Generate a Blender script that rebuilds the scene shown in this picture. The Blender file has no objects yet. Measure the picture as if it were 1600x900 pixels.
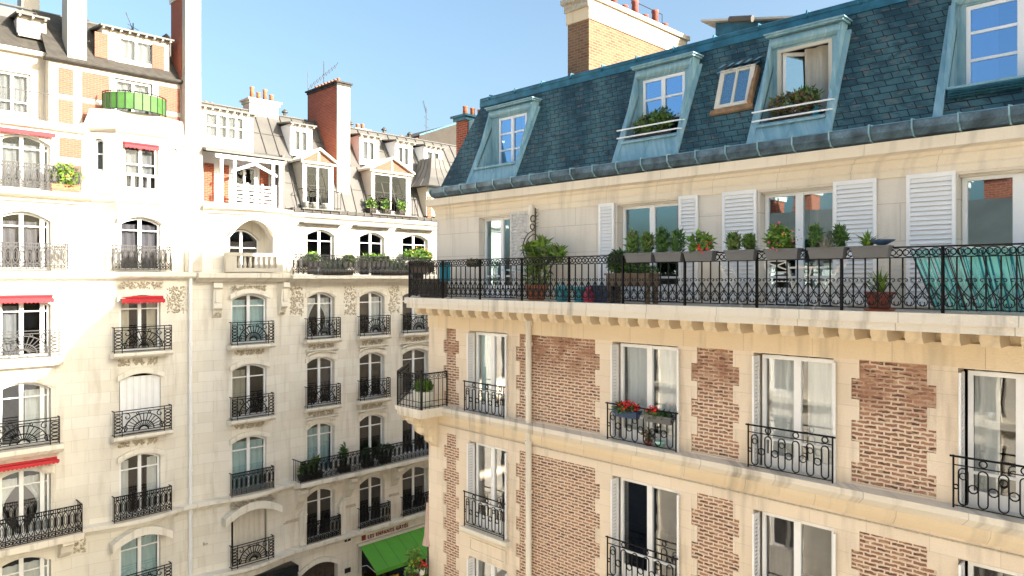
import bpy, bmesh, math, random
from mathutils import Vector, Matrix
R2 = math.sqrt(2); PI = math.pi
rnd = random.Random(7)
sc = bpy.context.scene
COL = sc.collection
F, H, E = 1115.0, 436.0, 17.0        # focal length (px of the photograph), horizon row, eye height above the ground

# ------------------------------------------------------------------ camera, sky, sun, exposure
cam = bpy.data.cameras.new('camera'); co = bpy.data.objects.new('camera', cam); COL.objects.link(co)
co.location = (0, 0, E); co.rotation_euler = (PI/2, 0, 0)
cam.sensor_width = 36; cam.lens = 36*F/1600; cam.shift_y = -(450-H)/1600; cam.clip_end = 2000; cam.clip_start = .05
sc.camera = co
SUN_AZ, SUN_EL = math.radians(-25), math.radians(21)
w = bpy.data.worlds.new('World'); sc.world = w; w.use_nodes = True
nt = w.node_tree; bg = nt.nodes['Background']; sky = nt.nodes.new('ShaderNodeTexSky')
sky.sky_type = 'NISHITA'; sky.sun_disc = False; sky.sun_elevation = SUN_EL; sky.sun_rotation = PI/2-SUN_AZ
sky.altitude = 50; sky.air_density = 1.0; sky.dust_density = 6.0; sky.ozone_density = 3.0
tint = nt.nodes.new('ShaderNodeMix'); tint.data_type = 'RGBA'; tint.blend_type = 'MULTIPLY'; tint.inputs[0].default_value = 1; tint.inputs[7].default_value = (.99, 1.0, .9, 1)
nt.links.new(sky.outputs[0], tint.inputs[6]); nt.links.new(tint.outputs[2], bg.inputs[0]); bg.inputs[1].default_value = .068
sl = bpy.data.lights.new('sun', 'SUN'); sl.energy = 2.4; sl.angle = math.radians(.5); sl.color = (1, .92, .82)
so = bpy.data.objects.new('sun', sl); COL.objects.link(so); so.location = (10, -5, 40)
sd = Vector((math.cos(SUN_AZ)*math.cos(SUN_EL), math.sin(SUN_AZ)*math.cos(SUN_EL), math.sin(SUN_EL)))
so.rotation_euler = sd.to_track_quat('Z', 'Y').to_euler()
sc.view_settings.view_transform = 'Standard'; sc.view_settings.look = 'None'; sc.view_settings.gamma = 1
sc.view_settings.exposure = 2.66
sc.cycles.max_bounces = 6; sc.cycles.diffuse_bounces = 4; sc.cycles.transparent_max_bounces = 8

# ------------------------------------------------------------------ facade frames
class Fr:
    def __init__(s, D, ang, kind):
        a = math.radians(ang); s.D = D; s.ang = a; s.kind = kind
        s.u = Vector((math.cos(a), math.sin(a), 0)); s.n = Vector((-math.sin(a), math.cos(a), 0)); s.o = s.n*D
    def W(s, x, y, z): p = s.o+s.u*x+s.n*y; return Vector((p.x, p.y, z+E))
    def s(s, px, y=0):
        t = (px-800)/F; D = s.D+y
        return D*(t-1)/(1+t) if s.kind == 'R' else D*(1+t)/(1-t)
    def Y(s, px, y=0):
        t = (px-800)/F; return (s.D+y)*R2/((1+t) if s.kind == 'R' else (1-t))
    def z(s, px, py, y=0): return (H-py)/F*s.Y(px, y)
FR = Fr(12.7, -45, 'R'); FB = Fr(29.6, 45, 'B'); FC = Fr(1.1, 135, 'C')
sR, sB = FR.s, FB.s

# ------------------------------------------------------------------ materials
MATS = {}
def newmat(name):
    m = bpy.data.materials.new(name); m.use_nodes = True; MATS[name] = m
    return m, m.node_tree, m.node_tree.nodes['Principled BSDF']
def N(nt, t, **k):
    n = nt.nodes.new(t)
    for a, b in k.items():
        if a.startswith('i_'): n.inputs[a[2:].replace('_', ' ')].default_value = b
        else: setattr(n, a, b)
    return n
def rgb(c): return (c[0], c[1], c[2], 1)
def mixc(nt, fac, a, b, mode='MIX'):
    n = nt.nodes.new('ShaderNodeMix'); n.data_type = 'RGBA'; n.blend_type = mode
    for sock, v in ((n.inputs[0], fac), (n.inputs[6], a), (n.inputs[7], b)):
        if hasattr(v, 'is_output'): nt.links.new(v, sock)
        elif isinstance(v, (int, float)): sock.default_value = v
        else: sock.default_value = rgb(v)
    return n.outputs[2]
def coords(nt, scale=(1, 1, 1), swap=True, warp=0, warpscale=6):
    tc = N(nt, 'ShaderNodeTexCoord'); out = tc.outputs['Object']
    if swap:      # facade coordinates: x along the wall (+ depth, so reveals get joints too), z up
        s = N(nt, 'ShaderNodeSeparateXYZ'); nt.links.new(out, s.inputs[0])
        a = N(nt, 'ShaderNodeMath', operation='ADD'); nt.links.new(s.outputs[0], a.inputs[0]); nt.links.new(s.outputs[1], a.inputs[1])
        c = N(nt, 'ShaderNodeCombineXYZ'); nt.links.new(a.outputs[0], c.inputs[0]); nt.links.new(s.outputs[2], c.inputs[1]); out = c.outputs[0]
    if warp:
        nz = N(nt, 'ShaderNodeTexNoise', i_Scale=warpscale, i_Detail=3.0); nt.links.new(out, nz.inputs['Vector'])
        v = N(nt, 'ShaderNodeVectorMath', operation='SUBTRACT'); nt.links.new(nz.outputs['Color'], v.inputs[0]); v.inputs[1].default_value = (.5, .5, .5)
        v2 = N(nt, 'ShaderNodeVectorMath', operation='SCALE'); nt.links.new(v.outputs[0], v2.inputs[0]); v2.inputs['Scale'].default_value = warp
        v3 = N(nt, 'ShaderNodeVectorMath', operation='ADD'); nt.links.new(out, v3.inputs[0]); nt.links.new(v2.outputs[0], v3.inputs[1]); out = v3.outputs[0]
    m = N(nt, 'ShaderNodeMapping'); m.inputs['Scale'].default_value = scale; nt.links.new(out, m.inputs['Vector'])
    return m.outputs[0]
def noise(nt, vec, scale, detail=4, lo=.35, hi=.65, rough=.55):
    n = N(nt, 'ShaderNodeTexNoise', i_Scale=scale, i_Detail=float(detail), i_Roughness=rough); nt.links.new(vec, n.inputs['Vector'])
    r = N(nt, 'ShaderNodeMapRange'); r.inputs[1].default_value = lo; r.inputs[2].default_value = hi
    nt.links.new(n.outputs['Fac'], r.inputs[0]); return r.outputs[0]
def mul(nt, a, k):
    n = N(nt, 'ShaderNodeMath', operation='MULTIPLY'); nt.links.new(a, n.inputs[0])
    if hasattr(k, 'is_output'): nt.links.new(k, n.inputs[1])
    else: n.inputs[1].default_value = k
    return n.outputs[0]
def bump(nt, p, h, strength=.3, dist=.02):
    b = N(nt, 'ShaderNodeBump'); b.inputs['Strength'].default_value = strength; b.inputs['Distance'].default_value = dist
    nt.links.new(h, b.inputs['Height']); nt.links.new(b.outputs[0], p.inputs['Normal'])
def brick(nt, vec, bw, bh, ms, c1, c2, cm, smooth=.1, bias=0):
    b = N(nt, 'ShaderNodeTexBrick', i_Scale=1.0, i_Mortar_Size=ms, i_Mortar_Smooth=smooth, i_Bias=bias, i_Brick_Width=bw, i_Row_Height=bh)
    b.inputs['Color1'].default_value = rgb(c1); b.inputs['Color2'].default_value = rgb(c2); b.inputs['Mortar'].default_value = rgb(cm)
    nt.links.new(vec, b.inputs['Vector']); return b
def plain(name, c, rough=.6, metal=0, var=.12, vs=3, bs=0, spec=None, swap=True):
    m, nt, p = newmat(name)
    v = coords(nt, swap=swap); f = noise(nt, v, vs, 5)
    col = mixc(nt, f, tuple(x*(1-var) for x in c), tuple(min(1, x*(1+var)) for x in c))
    f2 = noise(nt, v, vs*9, 3); col = mixc(nt, mul(nt, f2, .35), col, tuple(x*(1-var*1.4) for x in c))
    nt.links.new(col, p.inputs['Base Color']); p.inputs['Roughness'].default_value = rough; p.inputs['Metallic'].default_value = metal
    if bs: bump(nt, p, f2, bs, .01)
    if spec is not None: p.inputs['Specular IOR Level'].default_value = spec
    return m
def stone(name, c, bw=.95, bh=.36, joint=.7, ms=.006, stain=.35, stainc=(.22, .19, .15), warm=None):
    m, nt, p = newmat(name); v = coords(nt)
    c2 = tuple(x*.86 for x in c) if warm is None else warm
    b = brick(nt, v, bw, bh, ms, c, c2, tuple(x*joint for x in c), .3)
    f = noise(nt, v, .9, 6, .3, .7); col = mixc(nt, mul(nt, f, .55), b.outputs['Color'], tuple(x*1.07 for x in c))
    st = noise(nt, coords(nt, (3.2, .35, 1)), 1.1, 6, .52, .78); col = mixc(nt, mul(nt, st, stain), col, stainc)
    fi = noise(nt, v, 34, 4, .3, .7); col = mixc(nt, mul(nt, fi, .16), col, tuple(x*.62 for x in c))
    nt.links.new(col, p.inputs['Base Color']); p.inputs['Roughness'].default_value = .85
    hh = mixc(nt, .75, fi, b.outputs['Fac'], 'SUBTRACT'); bump(nt, p, hh, .25, .012); return m
stone('limestone', (.78, .66, .52), .95, .36, .72, stain=.5, warm=(.71, .59, .45))
stone('limestone_trim', (.78, .69, .56), 1.3, 5.0, .55, .006, .45, warm=(.74, .64, .5))
stone('ochre_bounce_stone', (.75, .62, .44), 1.3, 5.0, .5, .006, .5, warm=(.7, .56, .38))  # warm bounce light under the balcony slab is painted into this ochre
stone('weathered_ledge', (.74, .68, .58), 1.5, 5.0, .4, .008, .9, (.2, .17, .13), warm=(.7, .63, .53))
stone('upper_limestone', (.74, .675, .59), 1.25, .62, .6, .008, .3, warm=(.7, .63, .54))
stone('pale_ashlar', (.8, .755, .67), 1.0, .42, .7, .009, .62, (.42, .36, .27), warm=(.7, .645, .545))
stone('pale_trim', (.8, .75, .65), 1.6, 5.0, .6, .005, .6, (.3, .25, .18), warm=(.71, .66, .56))
stone('smooth_render', (.52, .48, .41), 1.6, 1.1, .75, .006, .3, (.3, .26, .2), warm=(.5, .45, .38))
plain('shaded_gable_stone', (.05, .043, .036), .9, vs=2)  # far gable: its shade is put into this dark base colour
plain('carved_stone', (.56, .49, .38), .9, var=.25, vs=14, bs=.6)
def brickmat(name, c1, c2, cm, bw, bh, ms, warp, dark=.5, smooth=.3, pale=0):
    m, nt, p = newmat(name); v = coords(nt, warp=warp, warpscale=9)
    b = brick(nt, v, bw, bh, ms, c1, c2, cm, smooth)
    f = noise(nt, coords(nt, (4, 13, 1)), 1.0, 2, .55, .62); col = mixc(nt, mul(nt, f, dark), b.outputs['Color'], (.055, .035, .03), 'MIX')
    inv = N(nt, 'ShaderNodeMath', operation='SUBTRACT'); inv.inputs[0].default_value = 1; nt.links.new(b.outputs['Fac'], inv.inputs[1])
    col = mixc(nt, b.outputs['Fac'], col, cm)
    f2 = noise(nt, v, 45, 4, .3, .7); col = mixc(nt, mul(nt, f2, .3), col, tuple(x*.5 for x in c1))
    if pale: f3 = noise(nt, coords(nt, (1, 1.6, 1)), 1.3, 4, .4, .62); col = mixc(nt, mul(nt, f3, pale), col, cm)
    nt.links.new(col, p.inputs['Base Color']); p.inputs['Roughness'].default_value = .9
    bump(nt, p, inv.outputs[0], .6, .012); return m
m, nt, p = newmat('worn_brick'); v = coords(nt, warp=.05, warpscale=11)
b = brick(nt, v, .215, .072, .015, (.2, .09, .06), (.4, .2, .125), (.7, .58, .45), .2)
f = noise(nt, coords(nt, (4.4, 13.7, 1)), 1.0, 1, .57, .6); col = mixc(nt, mul(nt, f, .85), b.outputs['Color'], (.075, .035, .03))
f = noise(nt, coords(nt, (3.9, 12.1, 7)), 1.2, 1, .6, .63); col = mixc(nt, mul(nt, f, .7), col, (.5, .33, .2))
g = N(nt, 'ShaderNodeMath', operation='GREATER_THAN'); g.inputs[1].default_value = .5
er = noise(nt, v, 26, 2, .2, .8); e2 = N(nt, 'ShaderNodeMath', operation='ADD'); nt.links.new(b.outputs['Fac'], e2.inputs[0]); nt.links.new(mul(nt, er, .55), e2.inputs[1]); nt.links.new(e2.outputs[0], g.inputs[0])
tc = N(nt, 'ShaderNodeTexCoord'); sp = N(nt, 'ShaderNodeSeparateXYZ'); nt.links.new(tc.outputs['Object'], sp.inputs[0])
rg = N(nt, 'ShaderNodeMapRange'); rg.inputs[1].default_value = -2.45; rg.inputs[2].default_value = -1.95; nt.links.new(sp.outputs[2], rg.inputs[0])
n2 = noise(nt, v, 2.5, 3, .3, .6); old = mul(nt, rg.outputs[0], n2)
mort = mixc(nt, old, (.72, .6, .46), (.34, .2, .13)); mx_ = N(nt, 'ShaderNodeMath', operation='MAXIMUM'); nt.links.new(b.outputs['Fac'], mx_.inputs[0]); nt.links.new(mul(nt, g.outputs[0], .9), mx_.inputs[1])
col = mixc(nt, mx_.outputs[0], col, mort); f2 = noise(nt, v, 45, 4, .3, .7); col = mixc(nt, mul(nt, f2, .3), col, (.2, .1, .06))
nt.links.new(col, p.inputs['Base Color']); p.inputs['Roughness'].default_value = .9; bump(nt, p, er, .3, .01)
brickmat('red_brick', (.42, .1, .05), (.3, .055, .03), (.5, .25, .16), .22, .075, .009, .02, .5)
brickmat('pink_brick', (.3, .11, .075), (.27, .09, .06), (.36, .19, .13), .22, .07, .009, .01, .1)
brickmat('tan_brick', (.22, .115, .06), (.13, .06, .035), (.28, .18, .11), .22, .075, .014, .02, .6, pale=.3)
# slate
m, nt, p = newmat('slate'); v = coords(nt, (1, 1.08, 1), warp=.012, warpscale=4)
b = brick(nt, v, .28, .135, .008, (.007, .032, .045), (.026, .085, .105), (.003, .005, .007), .1)
f = noise(nt, coords(nt, (1.6, .35, 1)), .8, 6, .42, .62); col = mixc(nt, mul(nt, f, .62), b.outputs['Color'], (.1, .2, .21))
f2 = noise(nt, coords(nt, (4.6, 9.3, 1)), 1.0, 1, .57, .6); col = mixc(nt, mul(nt, f2, .5), col, (.014, .03, .042))
f3 = noise(nt, coords(nt, (4.0, 8.1, 3)), 1.1, 1, .62, .66); col = mixc(nt, mul(nt, f3, .6), col, (.15, .12, .1))
f4 = noise(nt, v, 40, 4, .3, .7); col = mixc(nt, mul(nt, f4, .25), col, (.012, .028, .035))
col = mixc(nt, b.outputs['Fac'], col, (.006, .01, .013))
nt.links.new(col, p.inputs['Base Color']); p.inputs['Roughness'].default_value = .62; p.inputs['Specular IOR Level'].default_value = .35
inv = N(nt, 'ShaderNodeMath', operation='SUBTRACT'); inv.inputs[0].default_value = 1; nt.links.new(b.outputs['Fac'], inv.inputs[1])
bump(nt, p, inv.outputs[0], .7, .01)
plain('old_slate', (.055, .05, .042), .85, var=.3, vs=5, bs=.3)
m, nt, p = newmat('blue_zinc'); v = coords(nt); f = noise(nt, coords(nt, (9, 1.1, 1)), 1.0, 5, .35, .68); f2 = noise(nt, v, 2.2, 6, .42, .62); f3 = noise(nt, coords(nt, (14, .8, 1), warp=.1), 1.0, 4, .6, .72)
col = mixc(nt, f, (.18, .335, .385), (.32, .47, .51)); col = mixc(nt, mul(nt, f2, .5), col, (.12, .27, .35)); col = mixc(nt, mul(nt, f3, .6), col, (.45, .55, .56))
nt.links.new(col, p.inputs['Base Color']); p.inputs['Roughness'].default_value = .45; p.inputs['Metallic'].default_value = .1; bump(nt, p, f2, .3, .01)
plain('teal_zinc', (.03, .14, .2), .4, .35, var=.3, vs=3, bs=.1)
plain('lead_gutter', (.09, .145, .19), .35, .3, var=.55, vs=3.5, bs=.15)
plain('grey_zinc', (.105, .1, .092), .6, .0, var=.12, vs=1.2)
plain('zinc_seam', (.08, .077, .07), .55, .1, var=.1)
plain('white_paint', (.83, .83, .83), .45, var=.04, vs=2)
plain('cream_paint', (.62, .57, .48), .5, var=.05, vs=2)
plain('worn_paint', (.66, .63, .6), .8, var=.2, vs=12, bs=.4)
plain('iron', (.007, .007, .008), .55, .0, var=.3, vs=8, spec=.2)
plain('grey_iron', (.045, .042, .04), .6, .0, var=.25, vs=8)
plain('terracotta', (.5, .17, .08), .75, var=.2, vs=6)
plain('dark_terracotta', (.3, .09, .07), .8, var=.25, vs=6)
plain('curtain_white', (.72, .74, .76), .9, var=.03)
plain('curtain_blue', (.42, .6, .64), .9, var=.05)
plain('curtain_sand', (.58, .53, .45), .9, var=.05)
plain('curtain_teal', (.12, .2, .23), .9, var=.08)
plain('curtain_grey', (.2, .2, .2), .9, var=.08)
plain('curtain_dark', (.12, .11, .12), .9, var=.1)
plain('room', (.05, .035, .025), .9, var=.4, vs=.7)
plain('red_canvas', (.5, .02, .03), .7, var=.1)
plain('green_canvas', (.1, .36, .03), .7, var=.06, vs=1.2)
plain('pale_green_canvas', (.05, .15, .025), .6, var=.2)
plain('teal_cloth', (.01, .2, .27), .8, var=.15)
plain('aqua_cloth', (.2, .6, .56), .75, var=.12)
plain('black_paint', (.012, .014, .018), .35, var=.2)
plain('grey_plastic', (.11, .11, .115), .5, var=.08)
plain('white_glaze', (.7, .7, .62), .35, var=.05)
plain('soil', (.05, .03, .02), .95, var=.3)
plain('wood', (.3, .17, .08), .7, var=.3, vs=6)
plain('aged_wood', (.15, .11, .08), .8, var=.3, vs=6)
plain('dark_wood', (.06, .045, .035), .7, var=.3, vs=6)
plain('cyan_plastic', (.02, .35, .42), .4, var=.05)
plain('navy_plastic', (.02, .05, .12), .5, var=.1)
plain('pink_plastic', (.6, .06, .14), .5, var=.05)
plain('mint_glaze', (.4, .68, .62), .35, var=.05)
plain('blush_canvas', (.5, .36, .3), .8, var=.08)
plain('bright_lettering', (.2, .03, .02), .6, var=.05)
plain('grass_green', (.07, .16, .02), .6, var=.3, vs=9, swap=False)
plain('lime_leaf', (.13, .24, .02), .55, var=.25, vs=9, swap=False)
plain('deep_leaf', (.03, .085, .022), .6, var=.3, vs=9, swap=False)
plain('olive_leaf', (.11, .15, .035), .6, var=.3, vs=9, swap=False)
plain('silver_leaf', (.3, .3, .24), .7, var=.2, vs=9, swap=False)
plain('dry_leaf', (.16, .11, .06), .8, var=.3, vs=9, swap=False)
plain('red_leaf', (.16, .035, .025), .7, var=.3, vs=9, swap=False)
plain('red_petal', (.75, .01, .02), .5, var=.1, swap=False)
plain('pink_petal', (.75, .12, .3), .5, var=.1, swap=False)
plain('yellow_petal', (.85, .42, .03), .5, var=.1, swap=False)
plain('white_petal', (.8, .76, .72), .5, var=.05, swap=False)
plain('asphalt', (.07, .07, .07), .9, var=.2, vs=.6)
plain('paving', (.3, .28, .25), .9, var=.15, vs=.8)
def glassmat(name, tint, base, wav=.1, gc=(.95, .97, 1)):
    m, nt, p = newmat(name); nt.nodes.remove(p); o = nt.nodes['Material Output']
    tr = N(nt, 'ShaderNodeBsdfTransparent'); tr.inputs[0].default_value = rgb(tint); g = N(nt, 'ShaderNodeBsdfGlossy'); g.inputs['Roughness'].default_value = .015
    lw = N(nt, 'ShaderNodeLayerWeight'); pw = N(nt, 'ShaderNodeMath', operation='POWER'); pw.inputs[1].default_value = 3.0; nt.links.new(lw.outputs['Facing'], pw.inputs[0])
    fr = N(nt, 'ShaderNodeMapRange'); fr.inputs[3].default_value = base; fr.inputs[4].default_value = 1.0; nt.links.new(pw.outputs[0], fr.inputs[0])
    mx = N(nt, 'ShaderNodeMixShader'); g.inputs[0].default_value = rgb(gc)
    nz = N(nt, 'ShaderNodeTexNoise', i_Scale=1.6, i_Detail=1.0); nt.links.new(coords(nt), nz.inputs['Vector'])
    b = N(nt, 'ShaderNodeBump'); b.inputs['Strength'].default_value = wav; b.inputs['Distance'].default_value = .05
    nt.links.new(nz.outputs['Fac'], b.inputs['Height']); nt.links.new(b.outputs[0], g.inputs['Normal'])
    nt.links.new(fr.outputs[0], mx.inputs[0]); nt.links.new(tr.outputs[0], mx.inputs[1]); nt.links.new(g.outputs[0], mx.inputs[2]); nt.links.new(mx.outputs[0], o.inputs[0])
glassmat('glass', (.88, .9, .88), .16, .03)
glassmat('mirror_glass', (.6, .62, .64), .36, .03, (.62, .88, 1))
glassmat('dormer_glass', (.25, .35, .6), .55, .03, (.4, .65, 1))
glassmat('attic_glass', (.75, .78, .8), .03, .03, (.45, .5, .55))
glassmat('dim_glass', (.7, .72, .7), .12, .03)

# ------------------------------------------------------------------ mesh builder
class MB:
    def __init__(s): s.v = []; s.f = []; s.m = []; s.T = None
    def add(s, vs, fs, mi=0):
        o = len(s.v)
        for q in vs:
            q = Vector(q); s.v.append(s.T @ q if s.T else q)
        for f in fs: s.f.append([o+i for i in f]); s.m.append(mi)
        return s
    def box(s, x0, x1, y0, y1, z0, z1, mi=0):
        return s.add([(x0,y0,z0),(x1,y0,z0),(x1,y1,z0),(x0,y1,z0),(x0,y0,z1),(x1,y0,z1),(x1,y1,z1),(x0,y1,z1)],
              [(0,3,2,1),(4,5,6,7),(0,1,5,4),(1,2,6,5),(2,3,7,6),(3,0,4,7)], mi)
    def quad(s, a, b, c, d, mi=0): return s.add([a, b, c, d], [(0,1,2,3)], mi)
    def prism(s, poly, y0, y1, mi=0):       # poly in (x, z), extruded along y
        n = len(poly)
        return s.add([(x, y0, z) for x, z in poly]+[(x, y1, z) for x, z in poly],
              [tuple(range(n))]+[tuple(range(2*n-1, n-1, -1))]+[(i, i+n, (i+1) % n+n, (i+1) % n) for i in range(n)], mi)
    def plate(s, poly, z0, z1, mi=0):       # poly in (x, y), extruded along z
        n = len(poly)
        return s.add([(x, y, z0) for x, y in poly]+[(x, y, z1) for x, y in poly],
              [tuple(range(n-1, -1, -1))]+[tuple(range(n, 2*n))]+[(i, (i+1) % n, (i+1) % n+n, i+n) for i in range(n)], mi)
    def sweep(s, xs, prof, off=None, mi=0, caps=True):   # profile [(y, z)] carried along x; off(x) shifts y
        n = len(prof); vs = []; fs = []
        for x in xs:
            d = off(x) if off else 0
            vs += [(x, y+d, z) for y, z in prof]
        for k in range(len(xs)-1):
            for i in range(n):
                j = (i+1) % n; fs.append((k*n+i, k*n+j, (k+1)*n+j, (k+1)*n+i))
        if caps: fs += [tuple(range(n-1, -1, -1)), tuple(range((len(xs)-1)*n, len(xs)*n))]
        return s.add(vs, fs, mi)
    def tube(s, pts, r, n=4, closed=False, mi=0, taper=1):
        pts = [Vector(p) for p in pts]; m = len(pts); vs = []; fs = []
        for i, p in enumerate(pts):
            a = pts[(i-1) % m] if (closed or i) else p; b = pts[(i+1) % m] if (closed or i < m-1) else p
            t = (b-a); t = t.normalized() if t.length > 1e-9 else Vector((0, 0, 1))
            ref = Vector((0, 1, 0)) if abs(t.y) < .9 else Vector((1, 0, 0))
            e1 = t.cross(ref).normalized(); e2 = t.cross(e1); rr = r*(1+(taper-1)*i/max(1, m-1))
            for k in range(n):
                an = 2*PI*k/n+PI/4; vs.append(p+e1*math.cos(an)*rr+e2*math.sin(an)*rr)
        for i in range(m if closed else m-1):
            j = (i+1) % m
            for k in range(n): fs.append((i*n+k, i*n+(k+1) % n, j*n+(k+1) % n, j*n+k))
        if not closed: fs += [tuple(range(n-1, -1, -1)), tuple(range((m-1)*n, m*n))]
        return s.add(vs, fs, mi)
    def lathe(s, prof, c=(0, 0), n=14, mi=0):
        vs = []; fs = []
        for r, z in prof:
            vs += [(c[0]+r*math.cos(2*PI*k/n), c[1]+r*math.sin(2*PI*k/n), z) for k in range(n)]
        for i in range(len(prof)-1):
            for k in range(n): fs.append((i*n+k, i*n+(k+1) % n, (i+1)*n+(k+1) % n, (i+1)*n+k))
        if prof[0][0] > 1e-4: fs.append(tuple(range(n-1, -1, -1)))
        if prof[-1][0] > 1e-4: fs.append(tuple(range((len(prof)-1)*n, len(prof)*n)))
        return s.add(vs, fs, mi)
    def bend(s, fn, cuts):
        me = bpy.data.meshes.new('t'); me.from_pydata([tuple(q) for q in s.v], [], s.f); bm = bmesh.new(); bm.from_mesh(me)
        for c in cuts:
            bmesh.ops.bisect_plane(bm, geom=bm.verts[:]+bm.edges[:]+bm.faces[:], plane_co=(c, 0, 0), plane_no=(1, 0, 0))
        for q in bm.verts: q.co.y += fn(q.co.x)
        bm.verts.index_update(); s.v = [q.co.copy() for q in bm.verts]; s.f = [[q.index for q in f.verts] for f in bm.faces]; s.m = [0]*len(s.f)
        bm.free(); bpy.data.meshes.remove(me); return s
    def mesh(s, name, mats, smooth=False):
        me = bpy.data.meshes.new(name); me.from_pydata([tuple(q) for q in s.v], [], s.f)
        for k in (mats if isinstance(mats, (list, tuple)) else [mats]): me.materials.append(MATS[k])
        me.polygons.foreach_set('material_index', s.m)
        if smooth: me.polygons.foreach_set('use_smooth', [True]*len(s.f))
        me.update(); return me
def sheet(outline, holes, y0, y1):
    """wall of thickness y0..y1 in the (x, z) plane with real openings"""
    cu = bpy.data.curves.new('t', 'CURVE'); cu.dimensions = '2D'; cu.fill_mode = 'BOTH'; cu.extrude = abs(y1-y0)/2
    for poly in [outline]+holes:
        sp = cu.splines.new('POLY'); sp.points.add(len(poly)-1)
        for q, (x, z) in zip(sp.points, poly): q.co = (x, z, 0, 1)
        sp.use_cyclic_u = True
    o = bpy.data.objects.new('t', cu); COL.objects.link(o)
    me = bpy.data.meshes.new_from_object(o.evaluated_get(bpy.context.evaluated_depsgraph_get()))
    ym = (y0+y1)/2; vs = [(q.co.x, ym-q.co.z, q.co.y) for q in me.vertices]; fs = [tuple(f.vertices) for f in me.polygons]
    bpy.data.objects.remove(o); bpy.data.curves.remove(cu); bpy.data.meshes.remove(me)
    mb = MB(); mb.add(vs, fs); return mb
def rect(x0, x1, z0, z1): return [(x0, z0), (x1, z0), (x1, z1), (x0, z1)]
def ztop(x, w, h, a): return h-a+a*(1-(2*x/w)**2)
def arch(cx, z0, w, h, a, n=10):
    if a <= 0: return rect(cx-w/2, cx+w/2, z0, z0+h)
    return [(cx-w/2, z0), (cx+w/2, z0)]+[(cx+w/2-w*i/n, z0+ztop(w/2-w*i/n, w, h, a)) for i in range(n+1)]
def fseg(a, b, step=.3): n = max(1, int(round((b-a)/step))); return [a+(b-a)*i/n for i in range(n+1)]

# ------------------------------------------------------------------ things and parts
def empty(name, label, cat, loc, rz=0, group=None):
    o = bpy.data.objects.new(name, None); COL.objects.link(o); o.location = loc; o.rotation_euler = (0, 0, rz); o.empty_display_size = .2
    o['label'] = label; o['category'] = cat
    if group: o['group'] = group
    return o
def obj(name, me, parent=None, loc=(0, 0, 0), rz=0, label=None):
    o = bpy.data.objects.new(name, me); COL.objects.link(o); o.parent = parent; o.location = loc; o.rotation_euler = (0, 0, rz)
    if label: o['label'] = label
    return o
def copy(o, parent=None, loc=None):
    c = o.copy(); COL.objects.link(c); c.parent = parent
    if loc is not None: c.location = loc
    for ch in list(o.children): copy(ch, c)
    return c
class Building:
    def __init__(s, name, label, fr, s0, group=None, cat='building'):
        s.fr = fr; s.s0 = s0; s.root = empty(name, label, cat, fr.o+fr.u*s0, fr.ang, group)
    def part(s, name, mb, mats, at=(0, 0, 0), rz=0, smooth=False, parent=None, label=None):
        me = mb.mesh(name, mats, smooth) if isinstance(mb, MB) else mb
        if parent is not None: return obj(name, me, parent, at, rz, label)
        return obj(name, me, s.root, (at[0]-s.s0, at[1], at[2]+E), rz, label)

def curtain_mb(x0, x1, h, seed, amp=.035, tie=0):
    r = random.Random(seed); n = max(6, int((x1-x0)/.045)); mb = MB(); vs = []; ph = r.random()*6
    for j in range(9):
        z = h*j/8; k = 1-tie*math.sin(PI*min(1, j/8*1.15)) if tie else 1
        for i in range(n+1):
            u = i/n; x = x0+(x1-x0)*u*k if tie > 0 else (x1-(x1-x0)*(1-u)*(1+tie*math.sin(PI*min(1, j/8*1.15))) if tie < 0 else x0+(x1-x0)*u)
            vs.append((x, amp*math.sin(u*n*1.1+ph+.4*math.sin(j)), z))
    mb.add(vs, [(j*(n+1)+i, j*(n+1)+i+1, (j+1)*(n+1)+i+1, (j+1)*(n+1)+i) for j in range(8) for i in range(n)]); return mb
def shutter_mb(w, h, slats=None, t=.035, fw=.055):
    mb = MB(); mb.box(0, fw, 0, t, 0, h).box(w-fw, w, 0, t, 0, h).box(fw, w-fw, .001, t-.001, 0, .09).box(fw, w-fw, .001, t-.001, h-.07, h)
    n = slats or int(h/.07); a = .09; b = h-.07
    for i in range(n):
        z = a+(b-a)*(i+.5)/n; d = (b-a)/n*.62
        mb.add([(fw, .002, z-d*.75), (w-fw, .002, z-d*.75), (w-fw, t-.002, z+d*.75), (fw, t-.002, z+d*.75),
                (fw, .012, z-d*.75), (w-fw, .012, z-d*.75), (w-fw, t, z+d*.6), (fw, t, z+d*.6)], [(0,1,2,3), (4,7,6,5), (0,4,5,1), (2,6,7,3)])
    return mb
CN = [0]
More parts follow.
